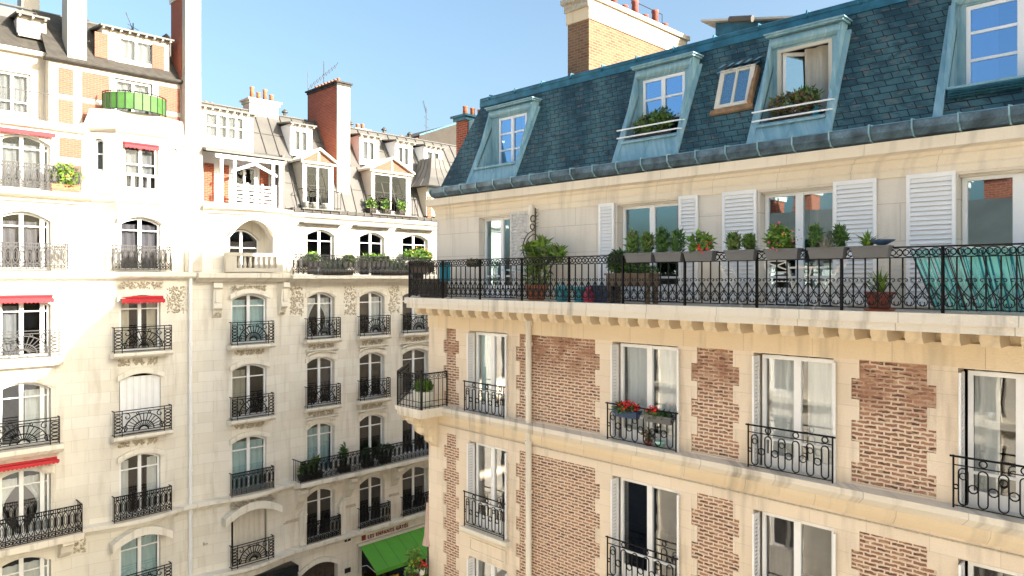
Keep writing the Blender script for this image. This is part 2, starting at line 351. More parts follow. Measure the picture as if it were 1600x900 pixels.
def window(B, s, z, w, h, y=.2, a=0, rz=0, leaves=(0,), bars=(.74,), curt='none', cm='curtain_white', glass='glass', fw=.07, mw=.1,
           fm='white_paint', base=0, label=None, parent=None, depth=.06):
    """frame, glass and curtain; leaves = x of mullions, bars = heights of glazing bars as a share of h"""
    CN[0] += 1; mb = MB(); d = depth
    mb.box(-w/2, -w/2+fw, 0, d, 0, h-a).box(w/2-fw, w/2, 0, d, 0, h-a).box(-w/2+fw, w/2-fw, .001, d-.001, 0, fw+.02)
    n = 10 if a > 0 else 1; xs = [-w/2+w*i/n for i in range(n+1)]
    for i in range(n):
        x0, x1 = xs[i], xs[i+1]; t0, t1 = ztop(x0, w, h, a), ztop(x1, w, h, a)
        mb.prism([(x0, t0-fw), (x1, t1-fw), (x1, t1), (x0, t0)], .002, d-.002)
    for x in leaves: mb.box(x-mw/2, x+mw/2, -.012, d+.005, fw, ztop(x, w, h, a)-fw*.5)
    for b in bars:
        zb = h*b; mb.box(-w/2+fw*.6, w/2-fw*.6, .004, d-.006, zb-.022, zb+.022)
    if base: mb.box(-w/2+fw*.5, w/2-fw*.5, .014, d-.014, fw*.5, base)
    at = (s, y, z)
    o = B.part('window', mb, [fm], at, rz, label=label, parent=parent)
    pz = MB(); ap = arch(0, .05, w-.04, h-.07, max(0, a)); pz.add([(x_, d*.5, z_) for x_, z_ in ap], [tuple(range(len(ap)))]); g = obj('pane', pz.mesh('pane', [glass]), o)
    sd = CN[0]; hh = h-a-.04
    if curt == 'full': obj('curtain', curtain_mb(-w/2+.05, w/2-.05, hh, sd).mesh('curtain', [cm]), o, (0, d+.12, .03))
    elif curt == 'full2':
        obj('curtain', curtain_mb(-w/2+.05, -.06, hh, sd).mesh('curtain', [cm]), o, (0, d+.12, .03)); obj('curtain', curtain_mb(.1, w/2-.05, hh, sd+1).mesh('curtain', [cm]), o, (0, d+.12, .03))
    elif curt == 'sides':
        obj('curtain', curtain_mb(-w/2+.05, -w/2+.05+w*.24, hh, sd).mesh('curtain', [cm]), o, (0, d+.12, .03)); obj('curtain', curtain_mb(w/2-.05-w*.24, w/2-.05, hh, sd+1).mesh('curtain', [cm]), o, (0, d+.12, .03))
    elif curt == 'left': obj('curtain', curtain_mb(-w/2+.05, -w/2+.05+w*.42, hh, sd).mesh('curtain', [cm]), o, (0, d+.12, .03))
    elif curt == 'right': obj('curtain', curtain_mb(w*.08, w/2-.05, hh, sd).mesh('curtain', [cm]), o, (0, d+.12, .03))
    elif curt == 'tied':
        obj('curtain', curtain_mb(-w/2+.05, -.08, hh, sd, tie=.62).mesh('curtain', [cm]), o, (0, d+.12, .03)); obj('curtain', curtain_mb(.08, w/2-.05, hh, sd, tie=-.62*1).mesh('curtain', [cm]), o, (0, d+.12, .03))
    elif curt == 'low': obj('curtain', curtain_mb(-w/2+.05, w/2-.05, hh*.55, sd).mesh('curtain', [cm]), o, (0, d+.12, .03))
    return o

# ------------------------------------------------------------------ iron railings, local x centred, z up from the base
def circ(cx, cz, r, n=10, rx=None): rx = rx or r; return [(cx+rx*math.cos(2*PI*i/n), 0, cz+r*math.sin(2*PI*i/n)) for i in range(n)]
def spiral(cx, cz, r, a0, a1, n=9, shrink=.35):
    return [(cx+r*(1-(1-shrink)*i/n)*math.cos(a0+(a1-a0)*i/n), 0, cz+r*(1-(1-shrink)*i/n)*math.sin(a0+(a1-a0)*i/n)) for i in range(n+1)]
def rail_scroll(L, h=.98, step=.178):
    mb = MB(); r = .009; n = max(1, int(round(L/step))); st = L/n
    mb.box(0, L, -.02, .02, h-.012, h+.012).box(0, L, -.008, .008, h-.165, h-.15).box(0, L, -.009, .009, .05, .066)
    for i in range(n+1):
        x = i*st; post = (i % 8 == 0); q = .02 if post else .0095
        mb.box(x-q, x+q, -q-.001, q+.001, 0 if post else .05, h-.012 if post else h-.15)
        if not post: mb.box(x-.014, x+.014, -.014, .014, .36, .42)
    for i in range(n):
        x = (i+.5)*st; a = st*.27
        mb.tube(circ(x-a*.95, h-.082, .04, 8), r, 4, True); mb.tube(circ(x+a*.95, h-.082, .04, 8), r, 4, True)
        mb.tube(circ(x, h-.082, .064, 10, st*.5), r, 4, True)
        mb.tube([(i*st, 0, .5)]+spiral(i*st+.045, .48, .03, 2.2, -2.6, 7), r); mb.tube([((i+1)*st, 0, .5)]+spiral((i+1)*st-.045, .48, .03, PI-2.2, PI+2.6, 7), r)
        mb.tube([(i*st+.01, 0, .44), (i*st+.04, 0, .39), (x, 0, .31), (x+st*.33, 0, .25)]+spiral(x+st*.25, .23, .03, .4, -3.6, 6), r)
        mb.tube([((i+1)*st-.01, 0, .44), ((i+1)*st-.04, 0, .39), (x, 0, .31), (x-st*.33, 0, .25)]+spiral(x-st*.25, .23, .03, PI-.4, PI+3.6, 6), r)
        mb.tube([(x, 0, .29)]+spiral(x-.002, .15, .078, PI*.62, PI*2.1, 9, .4), r); mb.tube([(x, 0, .29)]+spiral(x+.002, .15, .078, PI*.38, -PI*1.1, 9, .4), r)
    return mb
def rail_loops(w, h=.8):
    mb = MB(); r = .013; x0 = -w/2
    mb.tube([(x0-.05, 0, h), (w/2+.05, 0, h)], .016, 6).tube([(x0, 0, h-.13), (w/2, 0, h-.13)], .011).tube([(x0, 0, .05), (w/2, 0, .05)], .011).tube([(x0, 0, 0), (w/2, 0, 0)], .011)
    for x in (x0, w/2): mb.tube([(x, 0, -.06), (x, 0, h+.02)], .016, 6)
    n = 6 if w > 1.3 else 5; st = w/n
    for i in range(n):
        x = x0+(i+.5)*st; hw = st*.24; zt = h-.17-hw; zb = .07+hw
        mb.tube([(x+hw*math.cos(t), 0, zt+hw*math.sin(t)) for t in [PI*k/6 for k in range(7)]]+[(x+hw*math.cos(t), 0, zb+hw*math.sin(t)) for t in [PI+PI*k/6 for k in range(7)]], r, 4, True)
        if i % 2 == 1: mb.tube(circ(x-st/2*0, h-.065, .052), r, 4, True)
        if i % 2 == 0: mb.tube(circ(x, zt-.06, hw*.8), r*.8, 4, True)
        if i < n-1: mb.tube(circ(x+st/2, h*.42, st*.24), r, 4, True)
    mb.tube(circ(x0+st*.13, h*.42, st*.13), r, 4, True)
    return mb
def rail_fan(w, h=.95, dense=True, r=.02):
    mb = MB(); x0 = -w/2
    mb.tube([(x0, 0, h), (w/2, 0, h)], .022).tube([(x0, 0, .06), (w/2, 0, .06)], .017).tube([(x0, 0, h-.1), (w/2, 0, h-.1)], r).tube([(x0, 0, .16), (w/2, 0, .16)], r)
    for x in (x0, x0+w*.13, w/2-w*.13, w/2): mb.tube([(x, 0, 0), (x, 0, h)], .017)
    for sg in (-1, 1):
        for k in range(5): mb.tube(circ(sg*(w/2-w*.065), .23+.13*k, .055, 8, w*.055), r, 4, True)
    cw = w*.37
    for k in range(13):
        a = PI*(.06+.88*k/12); mb.tube([(.12*math.cos(a), 0, .2+.08*math.sin(a)), (cw*.86*math.cos(a), 0, .17+(h-.36)*math.sin(a))], r*.85)
    for q in (1, .55, .25): mb.tube([(cw*.9*q*math.cos(t), 0, .17+(h-.34)*q*math.sin(t)) for t in [PI*k/14 for k in range(15)]], r*1.2)
    for sg in (-1, 1):
        mb.tube(spiral(sg*cw*.78, h-.24, .13, PI/2, PI/2+sg*5.5, 12, .25), r); mb.tube(spiral(sg*cw*.3, h-.15, .07, PI/2, PI/2+sg*5.5, 8, .25), r)
        mb.tube(spiral(sg*cw*.9, .3, .12, -PI/2, -PI/2-sg*5.5, 10, .25), r)
    return mb
def rail_ovals(w, h=.95, r=.02, step=.21):
    mb = MB(); x0 = -w/2; n = max(3, int(round(w/step))); st = w/n
    mb.tube([(x0, 0, h), (w/2, 0, h)], .024).tube([(x0, 0, .06), (w/2, 0, .06)], .018).tube([(x0, 0, h-.13), (w/2, 0, h-.13)], r).tube([(x0, 0, .24), (w/2, 0, .24)], r)
    for x in (x0, w/2): mb.tube([(x, 0, 0), (x, 0, h)], .02)
    for i in range(n):
        x = x0+(i+.5)*st
        mb.tube(circ(x, (h+.11)/2, (h-.38)/2*.93, 12, st*.4), r, 4, True); mb.tube(circ(x, (h+.11)/2, (h-.38)/2*.55, 8, st*.2), r*.7, 4, True)
        mb.tube(circ(x, h-.065, .05, 8), r, 4, True); mb.tube(circ(x-st*.25, .15, .045, 8), r, 4, True); mb.tube(circ(x+st*.25, .15, .045, 8), r, 4, True)
        mb.tube([(x0+i*st, 0, .06), (x0+i*st, 0, h)], r*.8)
    return mb
def rail_bars(w, h=.95, step=.14, r=.011):
    mb = MB(); x0 = -w/2; n = int(round(w/step))
    mb.tube([(x0, 0, h), (w/2, 0, h)], .02).tube([(x0, 0, .07), (w/2, 0, .07)], .014)
    for i in range(n+1): mb.tube([(x0+w*i/n, 0, 0), (x0+w*i/n, 0, h)], r)
    return mb

# ------------------------------------------------------------------ the setting
def struct(name, mb, mats):
    o = obj(name, mb.mesh(name, mats)); o['kind'] = 'structure'; return o
mb = MB(); mb.quad((-300, -300, 0), (300, -300, 0), (300, 300, 0), (-300, 300, 0)); struct('ground', mb, ['asphalt'])
mb = MB()
def slab_fr(mb, fr, s0, s1, y0, y1, z0, z1):
    c = [fr.W(s0, y0, 0), fr.W(s1, y0, 0), fr.W(s1, y1, 0), fr.W(s0, y1, 0)]; mb.plate([(q.x, q.y) for q in c], z0, z1)
slab_fr(mb, FB, -6, 40, -2.2, .3, .0, .14); slab_fr(mb, FR, -20, 12, -2.0, .3, .0, .14); slab_fr(mb, FC, -14, 18, -2, .3, 0, .14)
struct('pavement', mb, ['paving'])

# ================================================================== building on the right (brick panels, slate mansard)
BR = Building('apartment_building', 'near stone building on the right with brick panels, blue slate mansard and long iron balcony', FR, -8.0)
P = BR.part
CH = 3.4   # length of the splayed corner face
def chamfer(s, y): return s-CH/R2, y+CH/R2
SW, EW = -16.05, 4.2
cols = [(sR(733), sR(792)), (sR(957), sR(1060)), (sR(1177), sR(1303)), (-2.93, -1.43), (1.2, 2.7)]
rows = [(-3.6, -1.38), (-6.6, -4.33), (-9.7, -7.4)]
brk = [(sR(693), sR(717)), (sR(806), sR(937)), (sR(1080), sR(1155)), (sR(1330), sR(1463)), (-.75, .5)]
def toothed(s0, s1, z0, z1, tooth=.13, step=.335):
    n = int(round((z1-z0)/step)); st = (z1-z0)/n; Lp = []; Rp = []
    for i in range(n):
        d = tooth if i % 2 == (n-1) % 2 else 0
        zz0, zz1 = z0+i*st, z0+(i+1)*st
        Rp += [(s1-d, zz0), (s1-d, zz1)]; Lp += [(s0+d, zz0), (s0+d, zz1)]
    return Rp+Lp[::-1]
holes = [rect(a, b, z0, z1) for a, b in cols for z0, z1 in rows]
for a, b in brk:
    t = .07 if b-a < .6 else .13
    holes.append(toothed(a, b, -3.47, -1.33, t)); holes.append(toothed(a, b, -9.6, -4.27, t))
P('wall', sheet(rect(SW, EW, -E, -.76), holes, 0, .35), ['limestone'])
for a, b in brk:
    for z0, z1 in ((-3.55, -1.25), (-9.7, -4.2)): P('brick_panel', MB().box(a-.05, b+.05, .028, .3, z0, z1), ['worn_brick'])
# upper storey
ups = [(sR(748), sR(806)), (sR(964), sR(1062)), (sR(1187), sR(1301)), (-2.93, -1.43), (1.2, 2.7)]
UW = -15.7
P('wall', sheet(rect(UW, EW, -.5, 1.72), [rect(a, b, -.48, 1.62) for a, b in ups], .003, .35), ['upper_limestone'], label='top floor wall of large smooth stone blocks')
# splayed corner and the side towards the other street
def side_walls(z0, z1, mat, x):
    c = chamfer(x, 0); mb = MB()
    mb.add([(x, .02, z0), (x, .02, z1), (c[0], c[1], z1), (c[0], c[1], z0)], [(0,1,2,3)]); mb.add([(c[0], c[1], z0), (c[0], c[1], z1), (c[0], 26, z1), (c[0], 26, z0)], [(0,1,2,3)])
    mb.add([(c[0], 26, z0), (c[0], 26, z1), (EW, 26, z1), (EW, 26, z0)], [(0,1,2,3)]); mb.add([(EW, .35, z0), (EW, 26, z0), (EW, 26, z1), (EW, .35, z1)], [(0,1,2,3)])
    P('side_wall', mb, [mat])
side_walls(-E, -.76, 'limestone', SW+.002); side_walls(-.76, 2.3, 'upper_limestone', UW+.002)
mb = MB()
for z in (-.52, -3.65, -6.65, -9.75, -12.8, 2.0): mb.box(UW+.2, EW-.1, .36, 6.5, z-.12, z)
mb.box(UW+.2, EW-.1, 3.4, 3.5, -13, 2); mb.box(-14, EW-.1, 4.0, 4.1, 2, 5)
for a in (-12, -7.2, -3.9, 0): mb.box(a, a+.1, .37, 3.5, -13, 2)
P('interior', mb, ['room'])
# string courses
def course(B, s0, s1, prof, mat, name='string_course', off=None, label=None, step=.3):
    xs = fseg(s0, s1, step if off else 1.2); mb = MB(); mb.sweep(xs, prof, off); B.part(name, mb, [mat], label=label)
course(BR, SW-.02, EW, [(.05, -3.75), (-.16, -3.75), (-.27, -3.62), (-.27, -3.52), (.05, -3.49)], 'weathered_ledge')
course(BR, SW-.01, EW, [(.06, -4.0), (-.05, -4.0), (-.08, -3.95), (-.12, -3.86), (-.13, -3.752), (.06, -3.752)], 'ochre_bounce_stone')
course(BR, SW-.005, EW, [(.05, -4.08), (-.025, -4.08), (-.025, -4.06), (.05, -4.06)], 'carved_stone', 'cable')
course(BR, SW, EW, [(.05, -1.36), (-.04, -1.36), (-.04, -1.02), (.05, -1.02)], 'ochre_bounce_stone')
# balcony slab and its brackets
def slab_poly(o, z0, z1, x, mb):
    c = chamfer(x, -o); mb.plate([(EW, .0), (EW, -o), (x, -o), (c[0], c[1]), (c[0]+1.0, c[1]+.4), (UW+.35, .0)], z0, z1)
mb = MB(); slab_poly(1.02, -.66, -.5, -15.83, mb); slab_poly(.97, -.78, -.66, -15.8, mb)
P('balcony_slab', mb, ['weathered_ledge'])
bm_ = MB(); bm_.prism([(-.12, -.2), (.12, -.2), (.12, 0), (-.12, 0)], -.72, 0); bm_.T = None
brd = MB(); brd.add([(-.12, -.75, 0), (.12, -.75, 0), (.12, 0, 0), (-.12, 0, 0), (-.12, -.75, -.1), (.12, -.75, -.1), (.12, -.66, -.2), (-.12, -.66, -.2), (.12, 0, -.2), (-.12, 0, -.2)],
    [(0,3,2,1), (0,1,5,4), (4,5,6,7), (7,6,8,9), (1,2,8,6,5), (0,4,7,9,3)])
bme = brd.mesh('bracket', ['ochre_bounce_stone'])
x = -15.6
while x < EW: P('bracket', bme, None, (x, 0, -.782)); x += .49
course(BR, -15.75, EW, [(.04, -1.02), (-.1, -1.02), (-.1, -.985), (-.02, -.97), (-.02, -.785), (.04, -.785)], 'ochre_bounce_stone')
# long railing in bays, along the front and round the splayed corner
yr = -.93; xs0 = -15.72
bays = [(xs0, -14.3)]+[(-14.3+1.424*i, -14.3+1.424*(i+1)) for i in range(13)]
for a, b in bays:
    P('railing', rail_scroll(b-a), ['iron'], (a, yr, -.5))
P('railing', rail_scroll(3.0), ['iron'], (xs0, yr, -.5), rz=math.radians(135))
# windows of the top floor
top_h = 2.08
def wf(i, **k):
    a, b = ups[i]; ww = b-a
    return window(BR, (a+b)/2, -.46, ww-.02, 2.06, y=.2, **k)
wf(0, leaves=(.0,), bars=(.26,), curt='left', cm='curtain_blue', glass='mirror_glass', base=.3)
wf(1, leaves=(.0,), bars=(.24,), curt='none', glass='mirror_glass', base=.35, mw=.13)
wf(2, leaves=(.0,), bars=(.24,), curt='right', cm='curtain_sand', glass='mirror_glass', base=.3, mw=.14)
wf(3, leaves=(.0,), bars=(.24,), curt='right', cm='curtain_white', glass='mirror_glass', base=.3, mw=.16)
wf(4, leaves=(.0,), bars=(.24,), curt='sides', glass='mirror_glass', base=.3, mw=.14)
for a, b in ups: mb = MB(); mb.box(a+.001, b-.001, .1, .24, 1.585, 1.635); P('roller_box', mb, ['cream_paint'])
sh = [(sR(799), sR(829), 'worn_paint'), (sR(937), sR(961), 0), (sR(1062), sR(1092), 0), (-6.9, -6.2, 0), (-4.8, -4.1, 0), (-3.65, -2.95, 0), (-1.4, -.7, 0), (.5, 1.18, 0), (2.72, 3.4, 0)]
for a, b, mt in sh: P('shutter', shutter_mb(b-a, 2.12, 26), [mt or 'white_paint'], (a, -.05, -.44), label='weathered grey shutter with broken slats' if mt else None)
# windows of the middle floors
k = 0
for ci, (a, b) in enumerate(cols):
    for ri, (z0, z1) in enumerate(rows):
        if ri == 2 and ci > 1: continue
        ww = b-a; c = (a+b)/2; hh = z1-z0
        cu = [('left', 'curtain_blue'), ('none', 'curtain_dark'), ('low', 'curtain_white')][ri] if ci == 0 else ([('full2', 'curtain_white'), ('none', 'curtain_dark'), ('none', 'curtain_white')][ri] if ci in (1, 4) else [('full2' if ci == 2 else 'sides', 'curtain_white'), ('left', 'curtain_dark'), ('none', 'curtain_white')][ri])
        o = window(BR, c+.03, z0+.02, ww-.13, hh-.06, y=.17, leaves=(0,), bars=(.27,), curt=cu[0], cm=cu[1], glass='glass' if ri == 0 else 'dim_glass', base=.3, mw=.13)
        shd = shutter_mb(.27, hh-.1, 28)
        shm = shd.mesh('shutter', ['white_paint']); P('shutter', shm, None, (a+.02, .16, z0+.04), rz=math.radians(-88)); P('shutter', shm, None, (b-.055, .15, z0+.04), rz=math.radians(-72))
        mb = MB(); mb.box(a+.01, b-.01, .0, .4, z0-.02, z0+.02); P('sill', mb, ['pale_trim'])
        if not (ri == 2):
            P('railing', rail_loops(ww+.06, .86 if ri else .8), ['iron'], (c, -.14, z0+.08))
        if ri == 1:
            mb = MB(); mb.sweep(fseg(a-.16, b+.16), [(.0, z0-.16), (-.12, z0-.16), (-.2, z0-.1), (-.2, z0), (.0, z0)]); P('sill', mb, ['pale_trim'])
            mb = MB()
            for (q0, q1, q2, q3) in ((a+.02, b-.02, z0-.34, z0-.3), (a+.02, b-.02, z0-.64, z0-.6), (a+.02, a+.06, z0-.6, z0-.34), (b-.06, b-.02, z0-.6, z0-.34)): mb.box(q0, q1, -.03, .02, q2, q3)
            P('panel_moulding', mb, ['limestone_trim'])
# cornice, gutter, mansard
course(BR, UW-.03, EW, [(.1, 1.66), (-.03, 1.66), (-.05, 1.76), (-.03, 1.80), (-.05, 1.83), (-.08, 1.93), (-.13, 1.95), (-.15, 2.0), (-.36, 2.02), (-.38, 2.2), (.1, 2.2)], 'limestone_trim', 'cornice')
xs = fseg(-15.4, EW, .6); mb = MB()
mb.sweep(xs, [(-.3, 2.21), (-.44, 2.24), (-.52, 2.33), (-.53, 2.44), (-.5, 2.455), (-.36, 2.46), (-.05, 2.47), (-.05, 2.21)])
P('gutter', mb, ['lead_gutter'])
mb = MB()
for x in fseg(-15.35, EW-.1, .62): mb.tube([(x, -.3, 2.215), (x, -.455, 2.235), (x, -.54, 2.33), (x, -.545, 2.47), (x, -.35, 2.49), (x, -.1, 2.52)], .016)
mb.box(-15.4, EW, -.35, -.06, 2.461, 2.5); P('gutter_straps', mb, ['blue_zinc'])
RY0, RZ0, RY1, RZ1 = -.12, 2.47, 1.1, 5.04
SLR = math.atan2(RY1-RY0, RZ1-RZ0); LR = math.hypot(RY1-RY0, RZ1-RZ0)
def ry(z): return RY0+(z-RZ0)*(RY1-RY0)/(RZ1-RZ0)
def on_slope(mb, y0, z0, ang):       # author in (x, y, z) with z along the slope, lay it on the roof
    c, s_ = math.cos(ang), math.sin(ang)
    mb.v = [Vector((q.x, y0+q.z*s_+q.y*c, z0+q.z*c-q.y*s_)) for q in mb.v]; return mb
YD = .68
dorm = [(sR(757, .5), sR(829, .5), sR(779, YD), sR(823, YD), 2.95, 4.34), (sR(985, .5), sR(1080, .5), sR(1004, YD), sR(1070, YD), 3.0, 4.45),
        (sR(1194, .5), sR(1315, .5), sR(1214, YD), sR(1300, YD), 2.88, 4.42), (-3.2, -1.2, -2.98, -1.5, 3.02, 4.42), (1.0, 2.6, 1.2, 2.4, 3.0, 4.3)]
k = 1/math.cos(SLR)
hol = [rect(d[0]+.1, d[1]-.1, (d[4]-RZ0)*k, (d[5]+.3-RZ0)*k) for d in dorm]
sky_s = (sR(1128, .5), sR(1176, .5)); hol.append(rect(sky_s[0]+.03, sky_s[1]-.03, (3.5-RZ0)*k, (4.1-RZ0)*k))
mb = sheet([(-15.45, 0), (EW, 0), (EW, LR), (-14.95, LR)], hol, 0, .05); P('mansard_roof', on_slope(mb, RY0, RZ0, SLR), ['slate'])
mb = MB(); a, b2 = chamfer(-15.45, RY0); c, d2 = chamfer(-14.95, RY1)
mb.add([(-15.45, RY0, RZ0), (a, b2, RZ0), (c, d2, RZ1), (-14.95, RY1, RZ1)], [(0,1,2,3)]); mb.add([(a, b2, RZ0), (a, 26, RZ0), (c, 25, RZ1), (c, d2, RZ1)], [(0,1,2,3)])
mb.add([(a, 26, RZ0), (EW, 26, RZ0), (EW, 25, RZ1), (c, 25, RZ1)], [(0,1,2,3)]); mb.add([(EW, RY0, RZ0), (EW, RY1, RZ1), (EW, 25, RZ1), (EW, 26, RZ0)], [(0,1,2,3)])
P('mansard_roof', mb, ['slate'], label='slate slope over the splayed corner and the side street')
mb = MB(); ym = 6.5; mb.add([(-14.95, RY1, RZ1+.01), (EW, RY1, RZ1+.01), (EW, ym, 6.0), (-13, ym, 6.0), (c, d2, RZ1+.01), (c, 25, RZ1+.01), (EW, 25, RZ1+.01)], [(0,1,2,3), (0,3,5,4), (3,2,6,5)])
P('upper_roof', mb, ['grey_zinc'])
mb = MB(); mb.tube([(-15.0, RY1-.03, RZ1+.03), (EW, RY1-.03, RZ1+.03)], .07, 10).box(-15.0, EW, RY1-.1, RY1-.02, RZ1-.17, RZ1-.02)
for x in fseg(-14.6, EW, 1.0): mb.tube([(x, RY1-.12, RZ1-.03), (x, RY1-.08, RZ1+.12), (x, RY1+.08, RZ1+.12)], .02)
P('roof_edge_roll', mb, ['teal_zinc'])
for di, (o0, o1, w0, w1, z0, z1) in enumerate(dorm):
    yf = YD; yb = ry(z1+.55)
    q = sheet(rect(o0+.05, o1-.05, z0-.05, z1+.3), [rect(w0, w1, z0+.001, z1)], yf, yf+.07); body = MB(); body.add(q.v, q.f)
    A_ = [(ry(z0)-.05, z0-.02), (min(yf-.03, ry(z1+.2)-.05), z1+.25), (yb, z1+.25), (yb, z0-.02)]
    for e in (o0+.04, o1-.1): body.sweep([e, e+.06], A_)
    body.box(o0+.1, o1-.1, ry(z0)-.1, yf+.02, z0-.05, z0-.015); d = P('dormer', body, ['blue_zinc'])
    hd = MB(); hd.tube([(o0+.07, yf-.01, z1+.13), (o1-.07, yf-.01, z1+.13)], .1, 10); hd.box(o0+.0, o1-.0, yf-.12, yb+.1, z1+.25, z1+.29).box(o0-.03, o1+.03, yf-.15, yb+.1, z1+.292, z1+.32)
    obj('dormer_hood', hd.mesh('dormer_hood', ['blue_zinc']), d)
    sk = MB()
    for e in (o0-.05, o1-.08): sk.box(e, e+.13, -.045, .03, .06, (z1+.1-RZ0)*k)
    if di != 3: sk.box(o0+.08, o1-.08, -.025, .03, .05, (z0-RZ0)*k+.02).tube([((o0+o1)/2, -.03, .1), ((o0+o1)/2, -.03, (z0-RZ0)*k)], .012)
    on_slope(sk, RY0, RZ0, SLR); obj('dormer_apron', sk.mesh('dormer_apron', ['blue_zinc']), d)
    if di == 3:
        lv = MB(); lv.box(w0-.1, w1+.1, .05, .12, 2.55, z0-.03)
        for i in range(9): zz = 2.58+i*.043; lv.add([(w0-.1, .0, zz), (w1+.1, .0, zz), (w1+.1, .06, zz+.03), (w0-.1, .06, zz+.03)], [(0,1,2,3)])
        obj('louvre', lv.mesh('louvre', ['teal_zinc']), d)
    if di in (1, 2):
        rl = MB()
        for zz in (z0+.08, z0+.25): rl.tube([(o0-.0, -.0, zz), (o1-.0, -.0, zz)], .017, 6)
        for e in (o0, o1): rl.tube([(e, 0, z0+.25), (e, .26, z0+.3)], .015); rl.tube([(e, 0, z0+.08), (e, .16, z0+.1)], .015)
        obj('guard_rail', rl.mesh('guard_rail', ['white_paint']), d)
    ww = w1-w0; hh = z1-z0
    if di == 2:      # left leaf folded inwards
        mb = MB(); mb.box(-ww/2, -ww/2+.07, 0, .06, 0, hh).box(ww/2-.07, ww/2, 0, .06, 0, hh).box(-ww/2, ww/2, .001, .059, hh-.07, hh).box(-ww/2, ww/2, .001, .059, 0, .06)
        o = P('window', mb, ['cream_paint'], ((w0+w1)/2, yf+.01, z0+.01), label='open window with its left leaf folded inwards')
        lf = MB(); lw = .52
        lf.box(0, .06, 0, .04, 0, hh-.1).box(lw-.06, lw, 0, .04, 0, hh-.1).box(.06, lw-.06, .001, .039, 0, .07).box(.06, lw-.06, .001, .039, hh-.17, hh-.1).box(.06, lw-.06, .002, .038, .5, .53)
        obj('window_leaf', lf.mesh('window_leaf', ['white_paint']), o, (-ww/2+.08, .07, .04), math.radians(38))
        g = MB(); g.box(.05, lw-.05, .016, .022, .06, hh-.16); obj('pane', g.mesh('pane', ['mirror_glass']), o, (-ww/2+.08, .07, .04), math.radians(38))
        obj('curtain', curtain_mb(-.1, ww/2-.05, hh-.05, 5).mesh('curtain', ['curtain_sand']), o, (0, .3, .03))
    else: window(BR, (w0+w1)/2, z0+.01, ww-.01, hh-.02, y=yf+.01, leaves=(0,), bars=(.36, .68), curt={0: 'sides', 1: 'none', 3: 'sides', 4: 'full'}[di], cm='curtain_white', glass='dormer_glass', fm='white_paint', mw=.09, fw=.06)
# skylight
mb = MB(); a, b = sky_s; mb.v = []
for q in (rect(a-.04, a+.05, 0, .86), rect(b-.05, b+.04, 0, .86), rect(a+.05, b-.05, 0, .07), rect(a+.05, b-.05, .79, .86), rect((a+b)/2-.02, (a+b)/2+.02, .07, .79)): mb.prism(q, -.07, .02)
on_slope(mb, ry(3.38), 3.38, SLR*.75); sk = P('skylight', mb, ['cream_paint'], label='small crooked roof window under lifted slates')
g = MB(); g.prism(rect(a, b, .03, .83), -.04, -.03); on_slope(g, ry(3.38), 3.38, SLR*.75); g = g.mesh('pane', ['mirror_glass']); obj('pane', g, sk)
c = curtain_mb(a+.05, b-.05, .75, 3, .02); on_slope(c, ry(3.45)+.03, 3.45, SLR*.75); obj('curtain', c.mesh('curtain', ['curtain_white']), sk)
fl = MB(); r = random.Random(3)
for j in range(2):
    for i in range(9):
        x = a-.12+i*.095+r.uniform(-.01, .01); fl.add([(x, -.16-r.uniform(0, .03), .0+j*.12), (x+.085, -.16-r.uniform(0, .03), .0+j*.12), (x+.085, -.04, .2+j*.12), (x, -.04, .2+j*.12)], [(0,1,2,3)], i % 2)
on_slope(fl, ry(4.1), 4.1, SLR); obj('flashing', fl.mesh('flashing', ['blue_zinc', 'dark_wood']), sk)
fl = MB(); fl.box(a-.12, b+.12, -.05, 0, -.1, 0).box(b+.03, b+.09, -.13, 0, 0, .85); on_slope(fl, ry(3.36), 3.36, SLR); obj('wooden_edge', fl.mesh('wooden_edge', ['wood']), sk)
# downpipe
def pipe(B, s, zt, zb, y, r, mat, hop=True, cs=2.4):
    mb = MB(); n = 10; mb.tube([(s, y, zb), (s, y, zt)], r, n)
    if hop: mb.tube([(s, y, zt-.15), (s, y, zt), (s, y, zt+.08)], r*1.5, n)
    z = zt-.6
    while z > zb: mb.tube([(s, y, z-.04), (s, y, z+.04)], r*1.3, n); z -= cs/2
    B.part('downpipe', mb, [mat], smooth=False)
pipe(BR, sR(826, -.1), -.98, -E, -.1, .075, 'pale_trim'); pipe(BR, sR(831, -.05), 1.72, .5, -.07, .05, 'pale_trim', True)
# corner balcony with console
sb0, sb1 = -16.3, -15.15; c0 = chamfer(sb0, -1.0)
mb = MB()
for (zz0, zz1, g_) in ((-3.62, -3.5, 0), (-3.75, -3.62, .05)):
    a = chamfer(sb0+g_, -1.0+g_); mb.plate([(sb1-g_, -.0), (sb1-g_, -1.0+g_), (sb0+g_, -1.0+g_), (a[0]*.5+(sb0+g_)*.5, a[1]*.5-.5), (-16.9, .9), (SW, .0)], zz0, zz1)
P('corner_balcony', mb, ['weathered_ledge'])
def rbar(L, h):
    mb = MB(); mb.tube([(0, 0, h), (L, 0, h)], .02, 6).tube([(0, 0, .05), (L, 0, .05)], .013).tube([(0, 0, h-.16), (L, 0, h-.16)], .01).tube([(0, 0, .2), (L, 0, .2)], .01)
    n = max(2, int(L/.13))
    for i in range(n+1):
        mb.tube([(L*i/n, 0, 0), (L*i/n, 0, h)], .02 if i in (0, n) else .009)
        if i < n: mb.tube(circ(L*(i+.5)/n, h-.08, .045, 8), .008, 4, True)
    return mb
P('corner_railing', rbar(1.1, .95), ['iron'], (sb0+.06, -.95, -3.5)); P('corner_railing', rbar(.9, .95), ['iron'], (sb1-.04, -.95, -3.5), rz=PI/2); P('corner_railing', rbar(2.2, .95), ['iron'], (sb0+.06, -.95, -3.5), rz=math.radians(135))
cs = MB()
